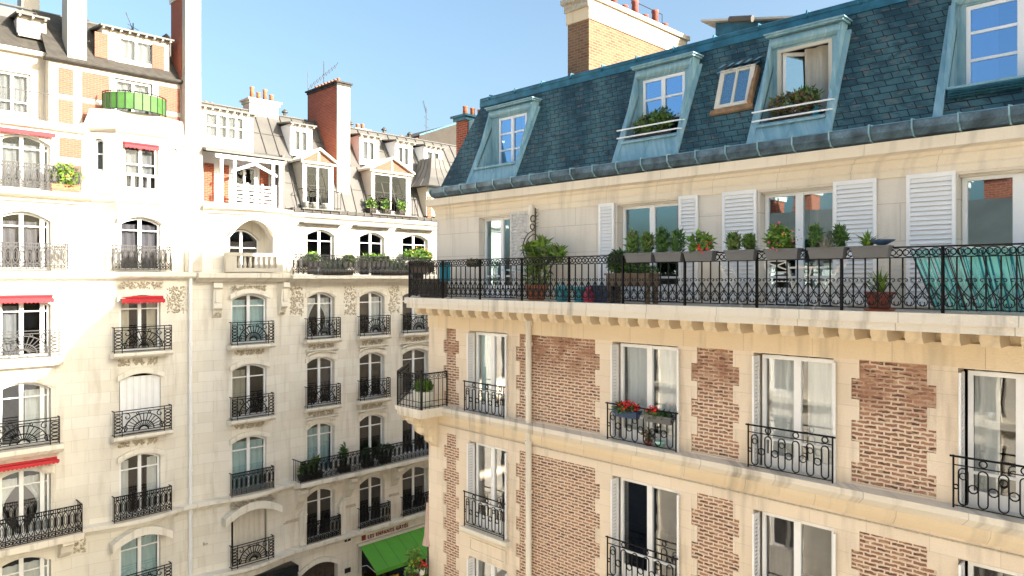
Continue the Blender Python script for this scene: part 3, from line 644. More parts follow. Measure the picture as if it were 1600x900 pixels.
pr = [(0, -3.76), (-.85, -3.76), (-.9, -3.86), (-.8, -3.98), (-.6, -4.02), (-.5, -4.12), (-.52, -4.26), (-.38, -4.36), (-.22, -4.38), (-.2, -4.55), (-.1, -4.62), (0, -4.72)]
cs.sweep([-15.95, -15.62], pr); c_ = MB(); cs.tube([(-15.98, -.5, -3.93), (-15.59, -.5, -3.93)], .14, 12); cs.tube([(-15.99, -.3, -4.24), (-15.58, -.3, -4.24)], .11, 12)
P('console', cs, ['ochre_bounce_stone'])
cs = MB(); cs.T = Matrix.Translation((SW+.1, 0.05, 0)) @ Matrix.Rotation(math.radians(-48), 4, 'Z'); cs.sweep([-.16, .16], pr); P('console', cs, ['ochre_bounce_stone'])
# lower balcony on the splayed corner (planters stand on it)
mb = MB(); mb.plate([(-15.9, -.0), (-15.9, -.75), (-16.2, -.75), (-17.9, .9), (-17.2, 1.6), (-16.1, .0)], -9.35, -9.2); P('corner_balcony', mb, ['weathered_ledge'])
# chimney of the building
def chimney(B, s0, s1, y0, y1, z0, z1, mat, pots=(), crown='pale_trim', potm='terracotta', facem=None, ch=.12, label=None, pr_=.1):
    mb = MB(); mb.box(s0, s1, y0, y1, z0, z1, 0); c = B.part('chimney', mb, [mat], label=label)
    if facem:
        f = MB(); f.box(s0-.004, s1+.012, y0-.06, y0+.02, z0-.3, z1-.02); obj('facing', f.mesh('facing', [facem]), c)
    k_ = MB(); k_.box(s0-.05, s1+.05, y0-.1, y1+.06, z1-ch*2.6, z1-ch).box(s0-.12, s1+.12, y0-.17, y1+.12, z1-ch, z1); obj('crown', k_.mesh('crown', [crown]), c)
    for (px, py, hh) in pots:
        q = MB(); q.lathe([(pr_, z1), (pr_*.86, z1+hh*.85), (pr_*1.05, z1+hh*.9), (pr_*1.0, z1+hh), (pr_*.7, z1+hh), (pr_*.7, z1+hh*.8)], (px, py), 12)
        obj('chimney_pot', q.mesh('chimney_pot', [potm], True), c)
    return c
c = chimney(BR, -12.57, -11.84, 2.0, 6.7, 4.6, 7.5, 'tan_brick', [(-12.2, 2.5+.52*i, .34 if i % 2 else .62) for i in range(8)], potm='dark_terracotta', crown='carved_stone', label='long tan brick chimney with a row of red pots', ch=.13, pr_=.11)
k_ = MB(); k_.box(-12.6, -11.8, 1.96, 6.74, 6.85, 7.2); obj('band', k_.mesh('band', ['ochre_bounce_stone']), c)
k_ = MB(); k_.tube([(-12.2, 2.9, 7.5), (-12.2, 2.9, 8.1), (-12.2, 6.0, 8.1), (-12.2, 6.0, 7.5)], .012); obj('stay_rod', k_.mesh('stay_rod', ['iron']), c)
# rooftop shed behind the ridge
mb = MB(); mb.prism([(-10.9, 5.3), (-7.3, 5.3), (-7.3, 6.95), (-10.9, 7.75)], 6.9, 9.5); sh_ = P('roof_shed', mb, ['teal_zinc'])
k_ = MB(); k_.prism([(-11.3, 7.84), (-7.0, 6.9), (-7.0, 6.96), (-11.3, 7.9)], 6.72, 9.8); obj('shed_roof', k_.mesh('shed_roof', ['cream_paint']), sh_)
k_ = MB(); k_.tube([(-10.2, 6.46, 7.55), (-9.5, 6.46, 7.4)], .1, 8); obj('vent', k_.mesh('vent', ['grey_zinc']), sh_)
# chimney and lucarne at the corner
chimney(BR, -18.3, -17.75, 2.95, 4.6, 1.5, 5.45, 'red_brick', [(-18.02, 3.1+.33*i, .33) for i in range(5)], crown='teal_zinc', label='red brick chimney at the far corner of the slate roof', pr_=.09, ch=.07)
P('roof_shed', MB().box(-17.74, -16.9, 3.0, 4.4, 2.4, 5.25), ['blue_zinc'], label='small zinc box beside the corner chimney')

# ================================================================== A: curved pale building on the left; B: its neighbour along the side street
BA = Building('apartment_building', 'pale stone apartment building on the far left with a rounded oriel and red awnings', FB, 5.0)
BB = Building('apartment_building', 'pale stone building in the middle with grey zinc mansard, gabled dormers and green awning', FB, 18.5)
def bow(x):
    for c, w_, g_ in ((9.15, 4.1, .38), (13.55, 4.3, .38)):
        if abs(x-c) < w_/2: return -g_*(.5+.5*math.cos(2*PI*(x-c)/w_))
    return 0
cuts = fseg(7.1, 11.2, .3)+fseg(11.4, 15.7, .3)
rz_of = lambda x: math.atan((bow(x+.05)-bow(x-.05))/.1)
XJ = 11.35
A1, A2 = (4.66, 6.37), (8.5, 9.98)
Bc = [(sB(357), sB(412)), (sB(480), sB(523)), (sB(562), sB(601)), (sB(629), sB(669)), (24.6, 26.0)]
RW = [(-2.75, -.62), (-5.85, -3.6), (-9.0, -6.65), (-12.0, -9.7)]
hA = []; hB = []
def ar(c): return .3 if c[1]-c[0] > 1.55 else .24
for c in (A1, A2, (.6, 2.2)):
    for z0, z1 in [(.3, 2.35)]+RW: hA.append(arch((c[0]+c[1])/2, z0, c[1]-c[0], z1-z0, ar(c)))
hA.append(arch(5.5, 3.1, 1.7, 1.95, .3)); hA.append(rect(7.9, 10.4, 3.35, 5.2)); hA.append(arch(1.4, 3.1, 1.6, 1.95, .3))
for i, c in enumerate(Bc):
    for z0, z1 in RW: hB.append(arch((c[0]+c[1])/2, z0, c[1]-c[0], z1-z0, .26))
    if i: hB.append(arch((c[0]+c[1])/2, .1, c[1]-c[0], 2.2, .26))
LG = (sB(355), sB(424)); hB.append(arch((LG[0]+LG[1])/2, .35, LG[1]-LG[0], 2.15, .75, 16))
dcx = (sB(470)+sB(526))/2; hB.append(arch(dcx, -16.9, 1.95, 4.0, .45)); hB.append(rect(19.3, 23.3, -16.6, -12.8)); hB.append(rect(12.0, 15.3, -16.6, -12.7)); hB.append(rect(24.2, 26.6, -16.6, -13))
mb = sheet(rect(-3, XJ, -E, 5.35), hA, 0, .35); mb.bend(bow, cuts); BA.part('wall', mb, ['pale_ashlar'])
mb = sheet(rect(XJ+.003, 27.5, -E, 3.0), hB, 0, .35); mb.bend(bow, cuts); BB.part('wall', mb, ['pale_ashlar'])
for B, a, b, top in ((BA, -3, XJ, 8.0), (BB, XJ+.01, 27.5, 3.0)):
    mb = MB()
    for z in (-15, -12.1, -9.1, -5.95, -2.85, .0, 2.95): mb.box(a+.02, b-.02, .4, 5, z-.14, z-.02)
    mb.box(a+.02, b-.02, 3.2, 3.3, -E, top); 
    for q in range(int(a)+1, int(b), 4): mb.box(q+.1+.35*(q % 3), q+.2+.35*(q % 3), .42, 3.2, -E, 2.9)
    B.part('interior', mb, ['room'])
    mb = MB(); mb.box(a+.05, b-.05, 3.5, 12, -E, top-.3); B.part('rear_wing', mb, ['smooth_render'])
DW = dict(curt='none', cm='curtain_dark')
def rail_at(B, kind, a, b, z, out=.28, mat='iron', h=.95):
    c = (a+b)/2; fn = {'fan': rail_fan, 'oval': rail_ovals, 'bars': rail_bars}[kind]; y = bow(c)-out
    mb = fn(b-a, h)
    for x in (-(b-a)/2, (b-a)/2): mb.tube([(x, 0, h), (x, out-.02, h)], .02).tube([(x, 0, .06), (x, out-.02, .06)], .015).tube([(x, out*.5, .06), (x, out*.5, h)], .012)
    B.part('railing', mb, [mat], (c, y, z), rz_of(c))
def sill_at(B, a, b, z, out=.36, h=.2, mat='pale_trim'):
    c = (a+b)/2; mb = MB(); hw = (b-a)/2; mb.sweep([-hw, hw], [(.1, -h), (-out*.75, -h), (-out, -h*.55), (-out, 0), (.1, 0)]); B.part('sill', mb, [mat], (c, bow(c), z), rz_of(c))
def archband(B, a, b, z0, z1, rise, th=.2, out=.05, ext=.1, mat='pale_trim'):
    c = (a+b)/2; w_ = b-a+2*ext; mb = MB(); n = 12
    for i in range(n):
        x0, x1 = -w_/2+w_*i/n, -w_/2+w_*(i+1)/n
        t0, t1 = ztop(x0, w_, 0, rise), ztop(x1, w_, 0, rise); mb.prism([(x0, t0), (x1, t1), (x1, t1+th), (x0, t0+th)], -out, .03)
    B.part('arch_moulding', mb, [mat], (c, bow(c), z1+.02), rz_of(c))
def carve(B, a, b, z0, z1, n=60, out=.03, seed=1):
    r = random.Random(seed+int(a*97)); mb = MB(); w_ = b-a
    for i in range(n*2):
        x = r.uniform(-w_/2, w_/2); z = r.uniform(0, z1-z0); q = r.uniform(.025, .055); an = r.uniform(0, PI); e = r.uniform(1.2, 2.4)
        ux, uz = math.cos(an)*q*e, math.sin(an)*q*e; vx, vz = -math.sin(an)*q, math.cos(an)*q
        mb.add([(x+ux, 0, z+uz), (x+vx, 0, z+vz), (x-ux, 0, z-uz), (x-vx, 0, z-vz), (x, -out-r.uniform(0, .03), z)], [(0,1,4), (1,2,4), (2,3,4), (3,0,4)])
    B.part('carved_relief', mb, ['carved_stone'], ((a+b)/2, bow((a+b)/2)-.002, z0), rz_of((a+b)/2))
def bwin(B, c, z0, z1, a=.25, **k):
    m_ = (c[0]+c[1])/2; k.setdefault('leaves', (0,)); k.setdefault('bars', (.76,)); k.setdefault('mw', .12)
    return window(B, m_, z0+.02, c[1]-c[0]-.03, z1-z0-.03, y=bow(m_)+.2, a=a, rz=rz_of(m_), **k)
# --- A windows
lv4 = (-.62, -.0, .62)
specA1 = [('full', 'curtain_dark'), ('left', 'curtain_grey'), ('right', 'curtain_white'), ('tied', 'curtain_white'), ('full', 'curtain_white')]
specA2 = [('full', 'curtain_dark'), ('sides', 'curtain_sand'), None, ('sides', 'curtain_white'), ('full2', 'curtain_blue')]
allrows = [(.3, 2.35)]+RW
for i, (z0, z1) in enumerate(allrows):
    for cc, sp in ((A1, specA1), ((.6, 2.2), specA1)): bwin(BA, cc, z0, z1, .3, leaves=lv4, curt=sp[i][0], cm=sp[i][1], mw=.13, glass='attic_glass' if i < 2 else 'glass')
    if specA2[i]: bwin(BA, A2, z0, z1, .24, curt=specA2[i][0], cm=specA2[i][1], glass='attic_glass' if i < 1 else 'glass')
    else:
        m_ = (A2[0]+A2[1])/2
        mb = MB()
        for j in range(6): q = shutter_mb(.23, z1-z0-.12, 30); mb.add([(v_.x-.72+j*.24, v_.y, v_.z) for v_ in q.v], q.f)
        BA.part('closed_shutters', mb, ['white_paint'], (m_, bow(m_)+.1, z0+.02), rz_of(m_), label='closed white folding shutters')
    if i and i != 4 and i != 3: rail_at(BA, 'fan', A1[0]-.25, A1[1]+.2, z0, mat='grey_iron' if i == 1 else 'iron'); sill_at(BA, A1[0]-.35, A1[1]+.3, z0, .42, .3)
    if i: rail_at(BA, 'oval' if i == 3 else 'fan', A2[0]-.28, A2[1]+.28, z0)
    if i in (1, 2): sill_at(BA, A2[0]-.32, A2[1]+.32, z0)
    archband(BA, A2[0], A2[1], z0, z1, .25)
    if i < 4: archband(BA, A1[0], A1[1], z0, z1, .3)
for z in (-3.25, -6.3):
    for x in (8.65, 9.15, 9.65): carve(BA, x-.18, x+.18, z, z+.2, 14)
rail_at(BA, 'oval', 3.9, 6.85, .3, .2, 'grey_iron'); rail_at(BA, 'oval', A2[0]-.3, A2[1]+.3, .3, .2, 'grey_iron')
carve(BA, 6.75, 8.1, -1.6, -.35, 120, .02); carve(BA, 10.2, 11.1, -1.35, -.3, 90, .03); carve(BA, 8.5, 10.0, -.35, -.12, 40)
BA.part('string_course', MB().sweep(fseg(-3, XJ-.01, .3), [(.05, -.02), (-.12, -.02), (-.26, .06), (-.3, .12), (-.3, .26), (.05, .29)], bow), ['pale_trim'])
BA.part('string_course', MB().sweep(fseg(6.8, XJ-.01, .3), [(.05, -9.4), (-.1, -9.4), (-.2, -9.25), (-.34, -9.2), (-.34, -9.06), (.05, -9.02)], bow), ['pale_trim'])
# big balcony of the fourth row
mb = MB(); mb.box(3.2, 7.2, -.85, .02, -9.25, -9.03); BA.part('balcony_slab', mb, ['weathered_ledge'])
mb = rail_ovals(3.9, 1.0)
for x in (-1.95, 1.95): mb.tube([(x, 0, 1.0), (x, .75, 1.0)], .022).tube([(x, 0, .06), (x, .75, .06)], .016); [mb.tube([(x, .15*q, .0), (x, .15*q, 1.0)], .012) for q in range(1, 5)]
BA.part('railing', mb, ['iron'], (5.2, -.78, -9.03))
for x in (3.6, 6.75): 
    mb = MB(); mb.sweep([x-.18, x+.18], [(0, -9.25), (-.7, -9.25), (-.72, -9.4), (-.5, -9.5), (-.4, -9.75), (-.15, -9.95), (0, -10)]); BA.part('console', mb, ['pale_trim'])
carve(BA, 7.05, 7.45, -10.0, -9.4, 20)
def awning(B, a, b, z, out, drop, mat='red_canvas', y=0, label='red canvas awning', scallop=True):
    mb = MB(); n = int((b-a)/.12); mb.add([(a, y, z), (b, y, z), (b, y-out, z-drop), (a, y-out, z-drop)], [(0,1,2,3)]); mb.add([(a, y, z-.02), (b, y, z-.02), (b, y-out, z-drop-.02), (a, y-out, z-drop-.02)], [(0,3,2,1)])
    for i in range(n):
        x0 = a+(b-a)*i/n; x1 = a+(b-a)*(i+1)/n; xm = (x0+x1)/2
        mb.add([(x0, y-out-.001, z-drop), (x1, y-out-.001, z-drop), (x1, y-out-.001, z-drop-.1), (xm, y-out-.001, z-drop-.14), (x0, y-out-.001, z-drop-.1)], [(0,1,2,3,4)])
    mb.tube([(a-.02, y-.03, z+.03), (b+.02, y-.03, z+.03)], .05, 8); return B.part('awning', mb, [mat], label=label)
awning(BA, A2[0]-.02, A2[1]+.02, -.72, .32, .06, y=bow(9.2)); awning(BA, A1[0], A1[1]+.02, -.62, .35, .08); awning(BA, A1[0]-.3, A1[1]+.15, -6.42, .5, -.06); awning(BA, A1[0], A1[1]+.1, 5.12, .18, -.02)
# upper floor of A
bwin(BA, (A1[0], A1[1]), 3.1, 5.05, .3, leaves=lv4, curt='full', cm='curtain_grey', glass='attic_glass')
bwin(BA, (.6, 2.2), 3.1, 5.05, .3, leaves=lv4, curt='full', cm='curtain_grey', glass='attic_glass')
for z0, z1 in ((3.3, 4.15), (4.4, 5.1)): BA.part('brick_panel', MB().box(6.62, 7.35, -.02, .1, z0, z1), ['pink_brick'])
BA.part('cornice', MB().sweep(fseg(-3, 7.6, 1), [(.05, 2.72), (-.12, 2.72), (-.2, 2.86), (-.5, 2.92), (-.5, 3.08), (.05, 3.1)]), ['pale_trim'])
mb = rail_ovals(3.9, .9); BA.part('railing', mb, ['grey_iron'], (5.25, -.42, 3.09))
# oriel
OP = [(7.3, 0), (8.25, -.8), (9.95, -.8), (11.0, -.0)]
for (p0, p1), hl in zip(zip(OP[:-1], OP[1:]), ((.55, .36), (.85, 1.2), (.75, .36))):
    L = math.dist(p0, p1); an = math.atan2(p1[1]-p0[1], p1[0]-p0[0]); mid = hl[1] > 1; c = L/2
    hh = [arch(c, 3.35, hl[1], 1.75, .18)] if mid else [arch(c, 3.95, hl[1], 1.2, .1)]
    BA.part('oriel_wall', sheet(rect(0, L, 3.1, 5.4), hh, 0, .2), ['smooth_render'], (p0[0], p0[1], 0), an)
    o = window(BA, p0[0]+math.cos(an)*c-math.sin(an)*.1, hh[0][0][1], hl[1]-.02, (1.75 if mid else 1.2)-.02, y=p0[1]+math.sin(an)*c+math.cos(an)*.1, a=.16 if mid else .09, rz=an, leaves=(0,) if mid else (), bars=(.55,), curt='full', cm='curtain_grey', glass='attic_glass')
    if mid:
        mb = MB(); mb.box(-.6, .6, -.12, .0, 0, .08).box(-.6, .6, -.12, .0, .5, .6)
        for x in (-.56, -.28, 0, .28, .56): mb.box(x-.055, x+.055, -.1, -.02, .08, .5)
        BA.part('balustrade', mb, ['smooth_render'], (p0[0]+c, p0[1]+.12, 3.35))
        awning(BA, p0[0]+c-.6, p0[0]+c+.6, 5.02, .14, .03, y=p0[1])
def oplate(g, z0, z1, mb, g2=None):
    a = [(7.3-g, 0), (8.25-g*.4, -.8-g), (9.95+g*.4, -.8-g), (11.0+g*.3, 0)]
    g2 = g if g2 is None else g2; b = [(7.3-g2, 0), (8.25-g2*.4, -.8-g2), (9.95+g2*.4, -.8-g2), (11.0+g2*.3, 0)]
    mb.add([(x, y, z0) for x, y in a]+[(x, y, z1) for x, y in b], [(3,2,1,0), (4,5,6,7)]+[(i, (i+1) % 4, (i+1) % 4+4, i+4) for i in range(4)])
mb = MB(); oplate(.03, 2.86, 3.1, mb, .08); oplate(-.55, 2.45, 2.86, mb, .0); oplate(.12, 3.1, 3.2, mb); BA.part('oriel_base', mb, ['pale_trim'])
mb = MB(); oplate(.05, 5.4, 5.5, mb, .15); oplate(.15, 5.5, 5.62, mb); oplate(.12, 5.62, 5.72, mb, -.05); oplate(-.1, 5.72, 6.3, mb, -.3); BA.part('oriel_roof', mb, ['smooth_render'])
pts = [(9.15+1.12*math.cos(t), .1-.95*math.sin(t)) for t in [PI*k/12 for k in range(13)]]; mb = MB()
mb.tube([(x, y, .72) for x, y in pts], .022).tube([(x, y, .05) for x, y in pts], .018)
for x, y in pts: mb.tube([(x, y, 0), (x, y, .72)], .015)
o = BA.part('roof_railing', mb, ['iron'], (0, 0, 6.28)); mb = MB()
for (x0, y0), (x1, y1) in zip(pts[:-1], pts[1:]): mb.add([(x0, y0+.02, .05), (x1, y1+.02, .05), (x1, y1+.02, .68), (x0, y0+.02, .68)], [(0,1,2,3)])
obj('windbreak', mb.mesh('windbreak', ['pale_green_canvas']), o)
# attic of A
BA.part('cornice', MB().sweep(fseg(-3, XJ-.3, 1), [(.05, 5.3), (-.15, 5.32), (-.25, 5.42), (-.25, 5.55), (.5, 5.6)]), ['pale_trim'])
xa = sB(84, .4)
h1 = [rect(8.55, 9.9, 6.1, 7.7)]; BA.part('attic_wall', sheet(rect(xa, 11.1, 5.5, 7.95), h1, .4, .6), ['smooth_render'])
for a, b in ((xa+.15, 7.15), (7.45, 8.35), (10.15, 10.95)):
    for z0, z1 in ((5.7, 6.55), (6.75, 7.7)): BA.part('brick_panel', MB().box(a, b, .375, .42, z0, z1), ['pink_brick'])
window(BA, 9.22, 6.12, 1.3, 1.56, y=.5, curt='full2', bars=(.5,), cm='curtain_grey', glass='attic_glass')
BA.part('attic_wall', sheet(rect(-3, xa, 5.5, 8.2), [rect(4.85, 5.95, 5.9, 7.4), rect(1, 2.1, 5.9, 7.4)], 1.0, 1.2), ['smooth_render'])
mb = MB(); mb.box(xa-.15, xa, .4, 1.2, 5.5, 8.0); BA.part('attic_wall', mb, ['smooth_render'])
for c in (5.4, 1.55): window(BA, c, 5.92, 1.06, 1.46, y=1.1, curt='full', bars=(.3,), cm='curtain_grey', glass='attic_glass')
mb = rail_bars(xa+1, .95); BA.part('railing', mb, ['grey_iron'], ((xa-1)/2, -.1, 5.6))
mb = MB(); mb.box(-3, xa-.1, .0, 1.0, 5.4, 5.58); BA.part('terrace_floor', mb, ['pale_trim'])
mb = MB(); mb.tube([(xa-.3, .25, 7.98), (11.0, .25, 7.98)], .07, 8).box(xa-.3, 11.0, .25, .5, 7.9, 8.03); BA.part('gutter', mb, ['old_slate']); mb = MB(); mb.box(-3, xa-.1, .8, 1.1, 8.1, 8.25); BA.part('gutter', mb, ['cream_paint'])
def quadroof(B, s0, s1, y0, z0, y1, z1, mat, holes=(), name='mansard_roof', seams=0, sl=.0, label=None):
    L = math.hypot(y1-y0, z1-z0); an = math.atan2(y1-y0, z1-z0)
    mb = sheet(rect(s0, s1, 0, L), list(holes), 0, .06); on_slope(mb, y0, z0, an); o = B.part(name, mb, [mat], label=label)
    if seams:
        q = MB(); x = s0+.2
        while x < s1: q.box(x-.018, x+.018, -.045, .0, 0, L); x += seams
        q.box(s0, s1, -.03, 0, L*.5-.012, L*.5+.012)
        on_slope(q, y0, z0, an); obj('seams', q.mesh('seams', ['zinc_seam']), o)
    return o
quadroof(BA, xa-.2, 10.98, .35, 8.0, 2.3, 10.15, 'old_slate', [rect(8.65, 9.9, .55, 1.5)]); quadroof(BA, -3, xa-.1, .9, 8.2, 2.9, 10.25, 'old_slate')
mb = MB(); mb.tube([(-3, 2.85, 10.28), (XJ, 2.35, 10.2)], .06, 6); BA.part('ridge_roll', mb, ['zinc_seam']); mb = MB(); mb.box(-3, XJ, 2.4, 12, 7.9, 10.1); BA.part('upper_roof', mb, ['grey_zinc'])
def dormer(B, s0, s1, z0, z1, yf, yb, mat, roof='flat', curt='full', cm='curtain_white', fm='white_paint', ww=None, wz=None, gable=.0, rm='grey_zinc', leaves=(0,), bars=(), glass='glass', sidemat=None):
    wc = (s0+s1)/2; ww = ww or (s1-s0-.3); wz = wz or (z0+.1, z1-.12)
    q = sheet(rect(s0, s1, z0, z1), [rect(wc-ww/2, wc+ww/2, wz[0], wz[1])], yf, yf+.1); mb = MB(); mb.add(q.v, q.f)
    mb.box(s0+.001, s0+.08, yf+.1, yb, z0, z1-.001).box(s1-.08, s1-.001, yf+.1, yb, z0, z1-.001)
    d = B.part('dormer', mb, [mat]); r = MB()
    if roof == 'gable':
        r.prism([(s0-.16, z1-.02), (wc, z1+gable), (s1+.16, z1-.02), (s1+.16, z1+.08), (wc, z1+gable+.12), (s0-.16, z1+.08)], yf-.2, yb+.6)
        g = MB(); g.prism([(s0-.02, z1+.0), (s1+.02, z1), (wc, z1+gable-.02)], yf-.03, yf+.1); obj('gable', g.mesh('gable', ['pink_brick']), d)
        g = MB(); g.prism([(s0-.12, z1-.09), (s1+.12, z1-.09), (s1+.12, z1+.0), (s0-.12, z1+.0)], yf-.12, yf+.05).box(wc-.05, wc+.05, yf-.06, yf-.03, z1, z1+gable-.06); obj('gable_trim', g.mesh('gable_trim', ['cream_paint']), d)
        obj('dormer_roof', r.mesh('dormer_roof', ['cream_paint']), d)
    else:
        r.add([(s0-.12, yf-.25, z1-.03), (s1+.12, yf-.25, z1-.03), (s1+.12, yb+.5, z1+.2), (s0-.12, yb+.5, z1+.2), (s0-.12, yf-.25, z1+.04), (s1+.12, yf-.25, z1+.04), (s1+.12, yb+.5, z1+.27), (s0-.12, yb+.5, z1+.27)],
              [(3,2,1,0), (4,5,6,7), (0,1,5,4), (1,2,6,5), (2,3,7,6), (3,0,4,7)])
        obj('dormer_roof', r.mesh('dormer_roof', [rm]), d)
        g = MB(); n = int((s1-s0)/.3)
        for i in range(n+1): x = s0+(s1-s0)*i/n; g.box(x-.03, x+.03, yf-.22, yf+.0, z1-.09, z1-.035)
        obj('rafter_ends', g.mesh('rafter_ends', ['cream_paint']), d)
    window(B, wc, wz[0]+.01, ww-.02, wz[1]-wz[0]-.02, y=yf+.05, leaves=leaves, bars=bars, curt=curt, cm=cm, mw=.09, glass=glass, depth=.04)
    return d
dormer(BA, sB(158, .9), sB(262, .9), 8.3, 9.65, .75, 2.2, 'smooth_render', ww=1.3, wz=(8.5, 9.45), cm='curtain_grey', glass='attic_glass'); 
for a in (10.0, 7.95): BA.part('brick_panel', MB().box(a, a+.45, .72, .78, 8.45, 9.4), ['pink_brick'])
dormer(BA, sB(28, 1.5), sB(68, 1.5), 8.85, 9.6, 1.35, 2.6, 'cream_paint', ww=.9, wz=(8.95, 9.5), cm='curtain_grey', glass='attic_glass')
chimney(BA, 10.97, 11.62, .35, 1.45, 7.7, 11.75, 'red_brick', [(11.3, 1.0, .5)], label='tall red brick chimney with pale rendered front')
mb = MB(); mb.box(10.95, 11.65, -.1, .02, .3, 5.6).box(10.99, 11.61, -.05, .39, 5.6, 8.2).box(11.0, 11.6, -.06, .3, 8.2, 13.2); mb.prism([(10.93, 5.6), (11.67, 5.6), (11.5, 5.8), (11.1, 5.8)], -.14, .0); BA.part('pilaster', mb, ['smooth_render'])
chimney(BA, 7.0, 7.62, .5, 1.3, 8.0, 12.4, 'smooth_render', label='tall white rendered chimney'); chimney(BA, sB(34, 3), sB(62, 3), 3, 3.8, 9.8, 11.6, 'smooth_render', label='short white chimney behind the ridge')
pipe(BA, sB(297, -.1), 3.1, -E, -.13, .07, 'white_paint', False, 3.4)

for px_, y_ in ((107, 3), (206, 3), (260, 2.6), (132, 2.8)):
    q = MB(); x = sB(px_, y_); q.tube([(x, y_, 9.9), (x, y_, 10.35)], .1, 8); q.lathe([(.18, 10.35), (.18, 10.4), (.02, 10.55)], (x, y_), 10); BA.part('roof_vent', q, ['zinc_seam'])
# --- B facade
for i, c in enumerate(Bc):
    for j, (z0, z1) in enumerate(RW):
        sp = {(0, 0): ('full2', 'curtain_blue'), (0, 1): ('left', 'curtain_sand'), (0, 2): ('full', 'curtain_blue'), (1, 0): ('tied', 'curtain_white'), (2, 0): ('right', 'curtain_white'), (3, 0): ('right', 'curtain_white'),
              (1, 2): ('full', 'curtain_blue'), (1, 1): ('right', 'curtain_dark'), (3, 3): ('none', '')}.get((i, j), ('none', 'curtain_dark'))
        if (i, j) == (0, 3):
            m_ = (c[0]+c[1])/2; mb = MB()
            for q_ in range(6): q = shutter_mb(.22, z1-z0-.16, 30); mb.add([(v_.x-.69+q_*.23, v_.y, v_.z) for v_ in q.v], q.f)
            BB.part('closed_shutters', mb, ['cream_paint'], (m_, bow(m_)+.1, z0+.02), rz_of(m_), label='closed cream folding shutters')
        else: bwin(BB, c, z0, z1, .24, curt=sp[0], cm=sp[1], glass='dim_glass' if j > 0 and (i, j) not in ((0, 2), (1, 2)) else 'glass')
        if not (j == 2 and i > 0):
            rail_at(BB, 'oval' if (i, j) in ((0, 2), (1, 3), (2, 3), (3, 3)) else 'fan', c[0]-.14, c[1]+.14, z0)
            if j != 2 and not (j == 3 and i == 0): sill_at(BB, c[0]-.2, c[1]+.2, z0)
        if not (j == 3 and i == 0): archband(BB, c[0], c[1], z0, z1, .25)
        if j < 2:
            if i: sill_at(BB, c[0]-.12, c[1]+.12, z0-.47, .2, .1); archband(BB, c[0], c[1], z0, z0-.62, .14, .08, .14, .06)
            for q in (-.45, 0, .45): carve(BB, (c[0]+c[1])/2+q-.18, (c[0]+c[1])/2+q+.18, z0-.42, z0-.24, 12)
    if i:
        bwin(BB, c, .1, 2.3, .24, curt='none', glass='attic_glass'); mb = MB(); m_ = (c[0]+c[1])/2; mb.box(c[0]-.4, c[1]+.3, -.42, .02, 2.52, 2.58); BB.part('window_canopy', mb, ['grey_zinc'])
        carve(BB, c[0]-.85, c[0]-.2, -1.7 if i > 1 else -1.6, -.35, 60, .02, i)
# loggia
lc = (LG[0]+LG[1])/2; window(BB, lc-.05, .4, 1.6, 1.75, y=.75, a=.45, curt='none', bars=(.55,), leaves=(0,))
mb = MB(); q = sheet(rect(LG[0]-.2, LG[1]+.2, .2, 2.9), [arch(lc-.05, .38, 1.62, 1.8, .45)], .7, .8); mb.add(q.v, q.f); mb.box(LG[0]-.02, LG[0]-.08, bow(lc)+.3, .72, .2, 2.8).box(LG[1]+.02, LG[1]+.08, .0, .72, .2, 2.8); BB.part('loggia', mb, ['pale_trim'])
mb = MB(); hw = 1.25; mb.box(-hw, hw, -.1, .12, 0, .16).box(-hw, hw, -.12, .14, .66, .8).box(-hw, -.8, -.09, .11, .16, .66).box(.95, hw, -.09, .11, .16, .66)
for q in range(7): mb.lathe([(.05, .16), (.085, .3), (.05, .48), (.045, .58), (.07, .66)], (-.66+q*.235, 0), 8)
BB.part('balustrade', mb, ['smooth_render'], (lc-.05, bow(lc)-.18, .3), 0)
archband(BB, LG[0], LG[1], 0, 2.5, .75, .16, .05, .06)
for x in (sB(337), sB(437)):
    mb = MB(); mb.sweep([-.17, .17], [(0, -.15), (-.42, -.15), (-.42, -.35), (-.3, -.42), (-.26, -1.0), (-.3, -1.08), (-.3, -1.2), (-.18, -1.3), (-.1, -1.52), (0, -1.6)]); mb.box(-.09, .09, -.33, -.2, -.95, -.45)
    BB.part('console', mb, ['pale_trim'], (x, bow(x), 0), rz_of(x)); carve(BB, x-.12, x+.12, -1.55, -1.25, 14, .2)
carve(BB, 12.75, 14.2, -.5, -.3, 50, .04)
BB.part('string_course', MB().sweep(fseg(XJ+.01, 15.3, .3), [(.05, -.12), (-.25, -.12), (-.42, .0), (-.5, .06), (-.5, .24), (.05, .29)], bow), ['weathered_ledge'])
BB.part('balcony_slab', MB().sweep(fseg(15.32, 27.5, 1.5), [(.05, -.15), (-.4, -.15), (-.5, -.02), (-.72, .02), (-.72, .16), (.05, .18)]), ['pale_trim'])
mb = rail_ovals(10.4, .92, step=.26); BB.part('railing', mb, ['iron'], (20.55, -.66, .17))
BB.part('string_course', MB().sweep(fseg(XJ+.01, 15.6, .3), [(.05, -9.4), (-.1, -9.4), (-.2, -9.25), (-.34, -9.2), (-.34, -9.06), (.05, -9.02)], bow), ['pale_trim'])
BB.part('balcony_slab', MB().sweep(fseg(15.62, 27.5, 1.5), [(.05, -9.4), (-.3, -9.4), (-.5, -9.28), (-.85, -9.22), (-.85, -9.04), (.05, -9.0)]), ['pale_trim'])
mb = rail_ovals(10.6, .95, step=.25); [mb.tube([(-5.3, .16*q, .0), (-5.3, .16*q, .95)], .013) for q in range(1, 5)]; mb.tube([(-5.3, 0, .95), (-5.3, .75, .95)], .02); BB.part('railing', mb, ['iron'], (20.95, -.78, -9.02))
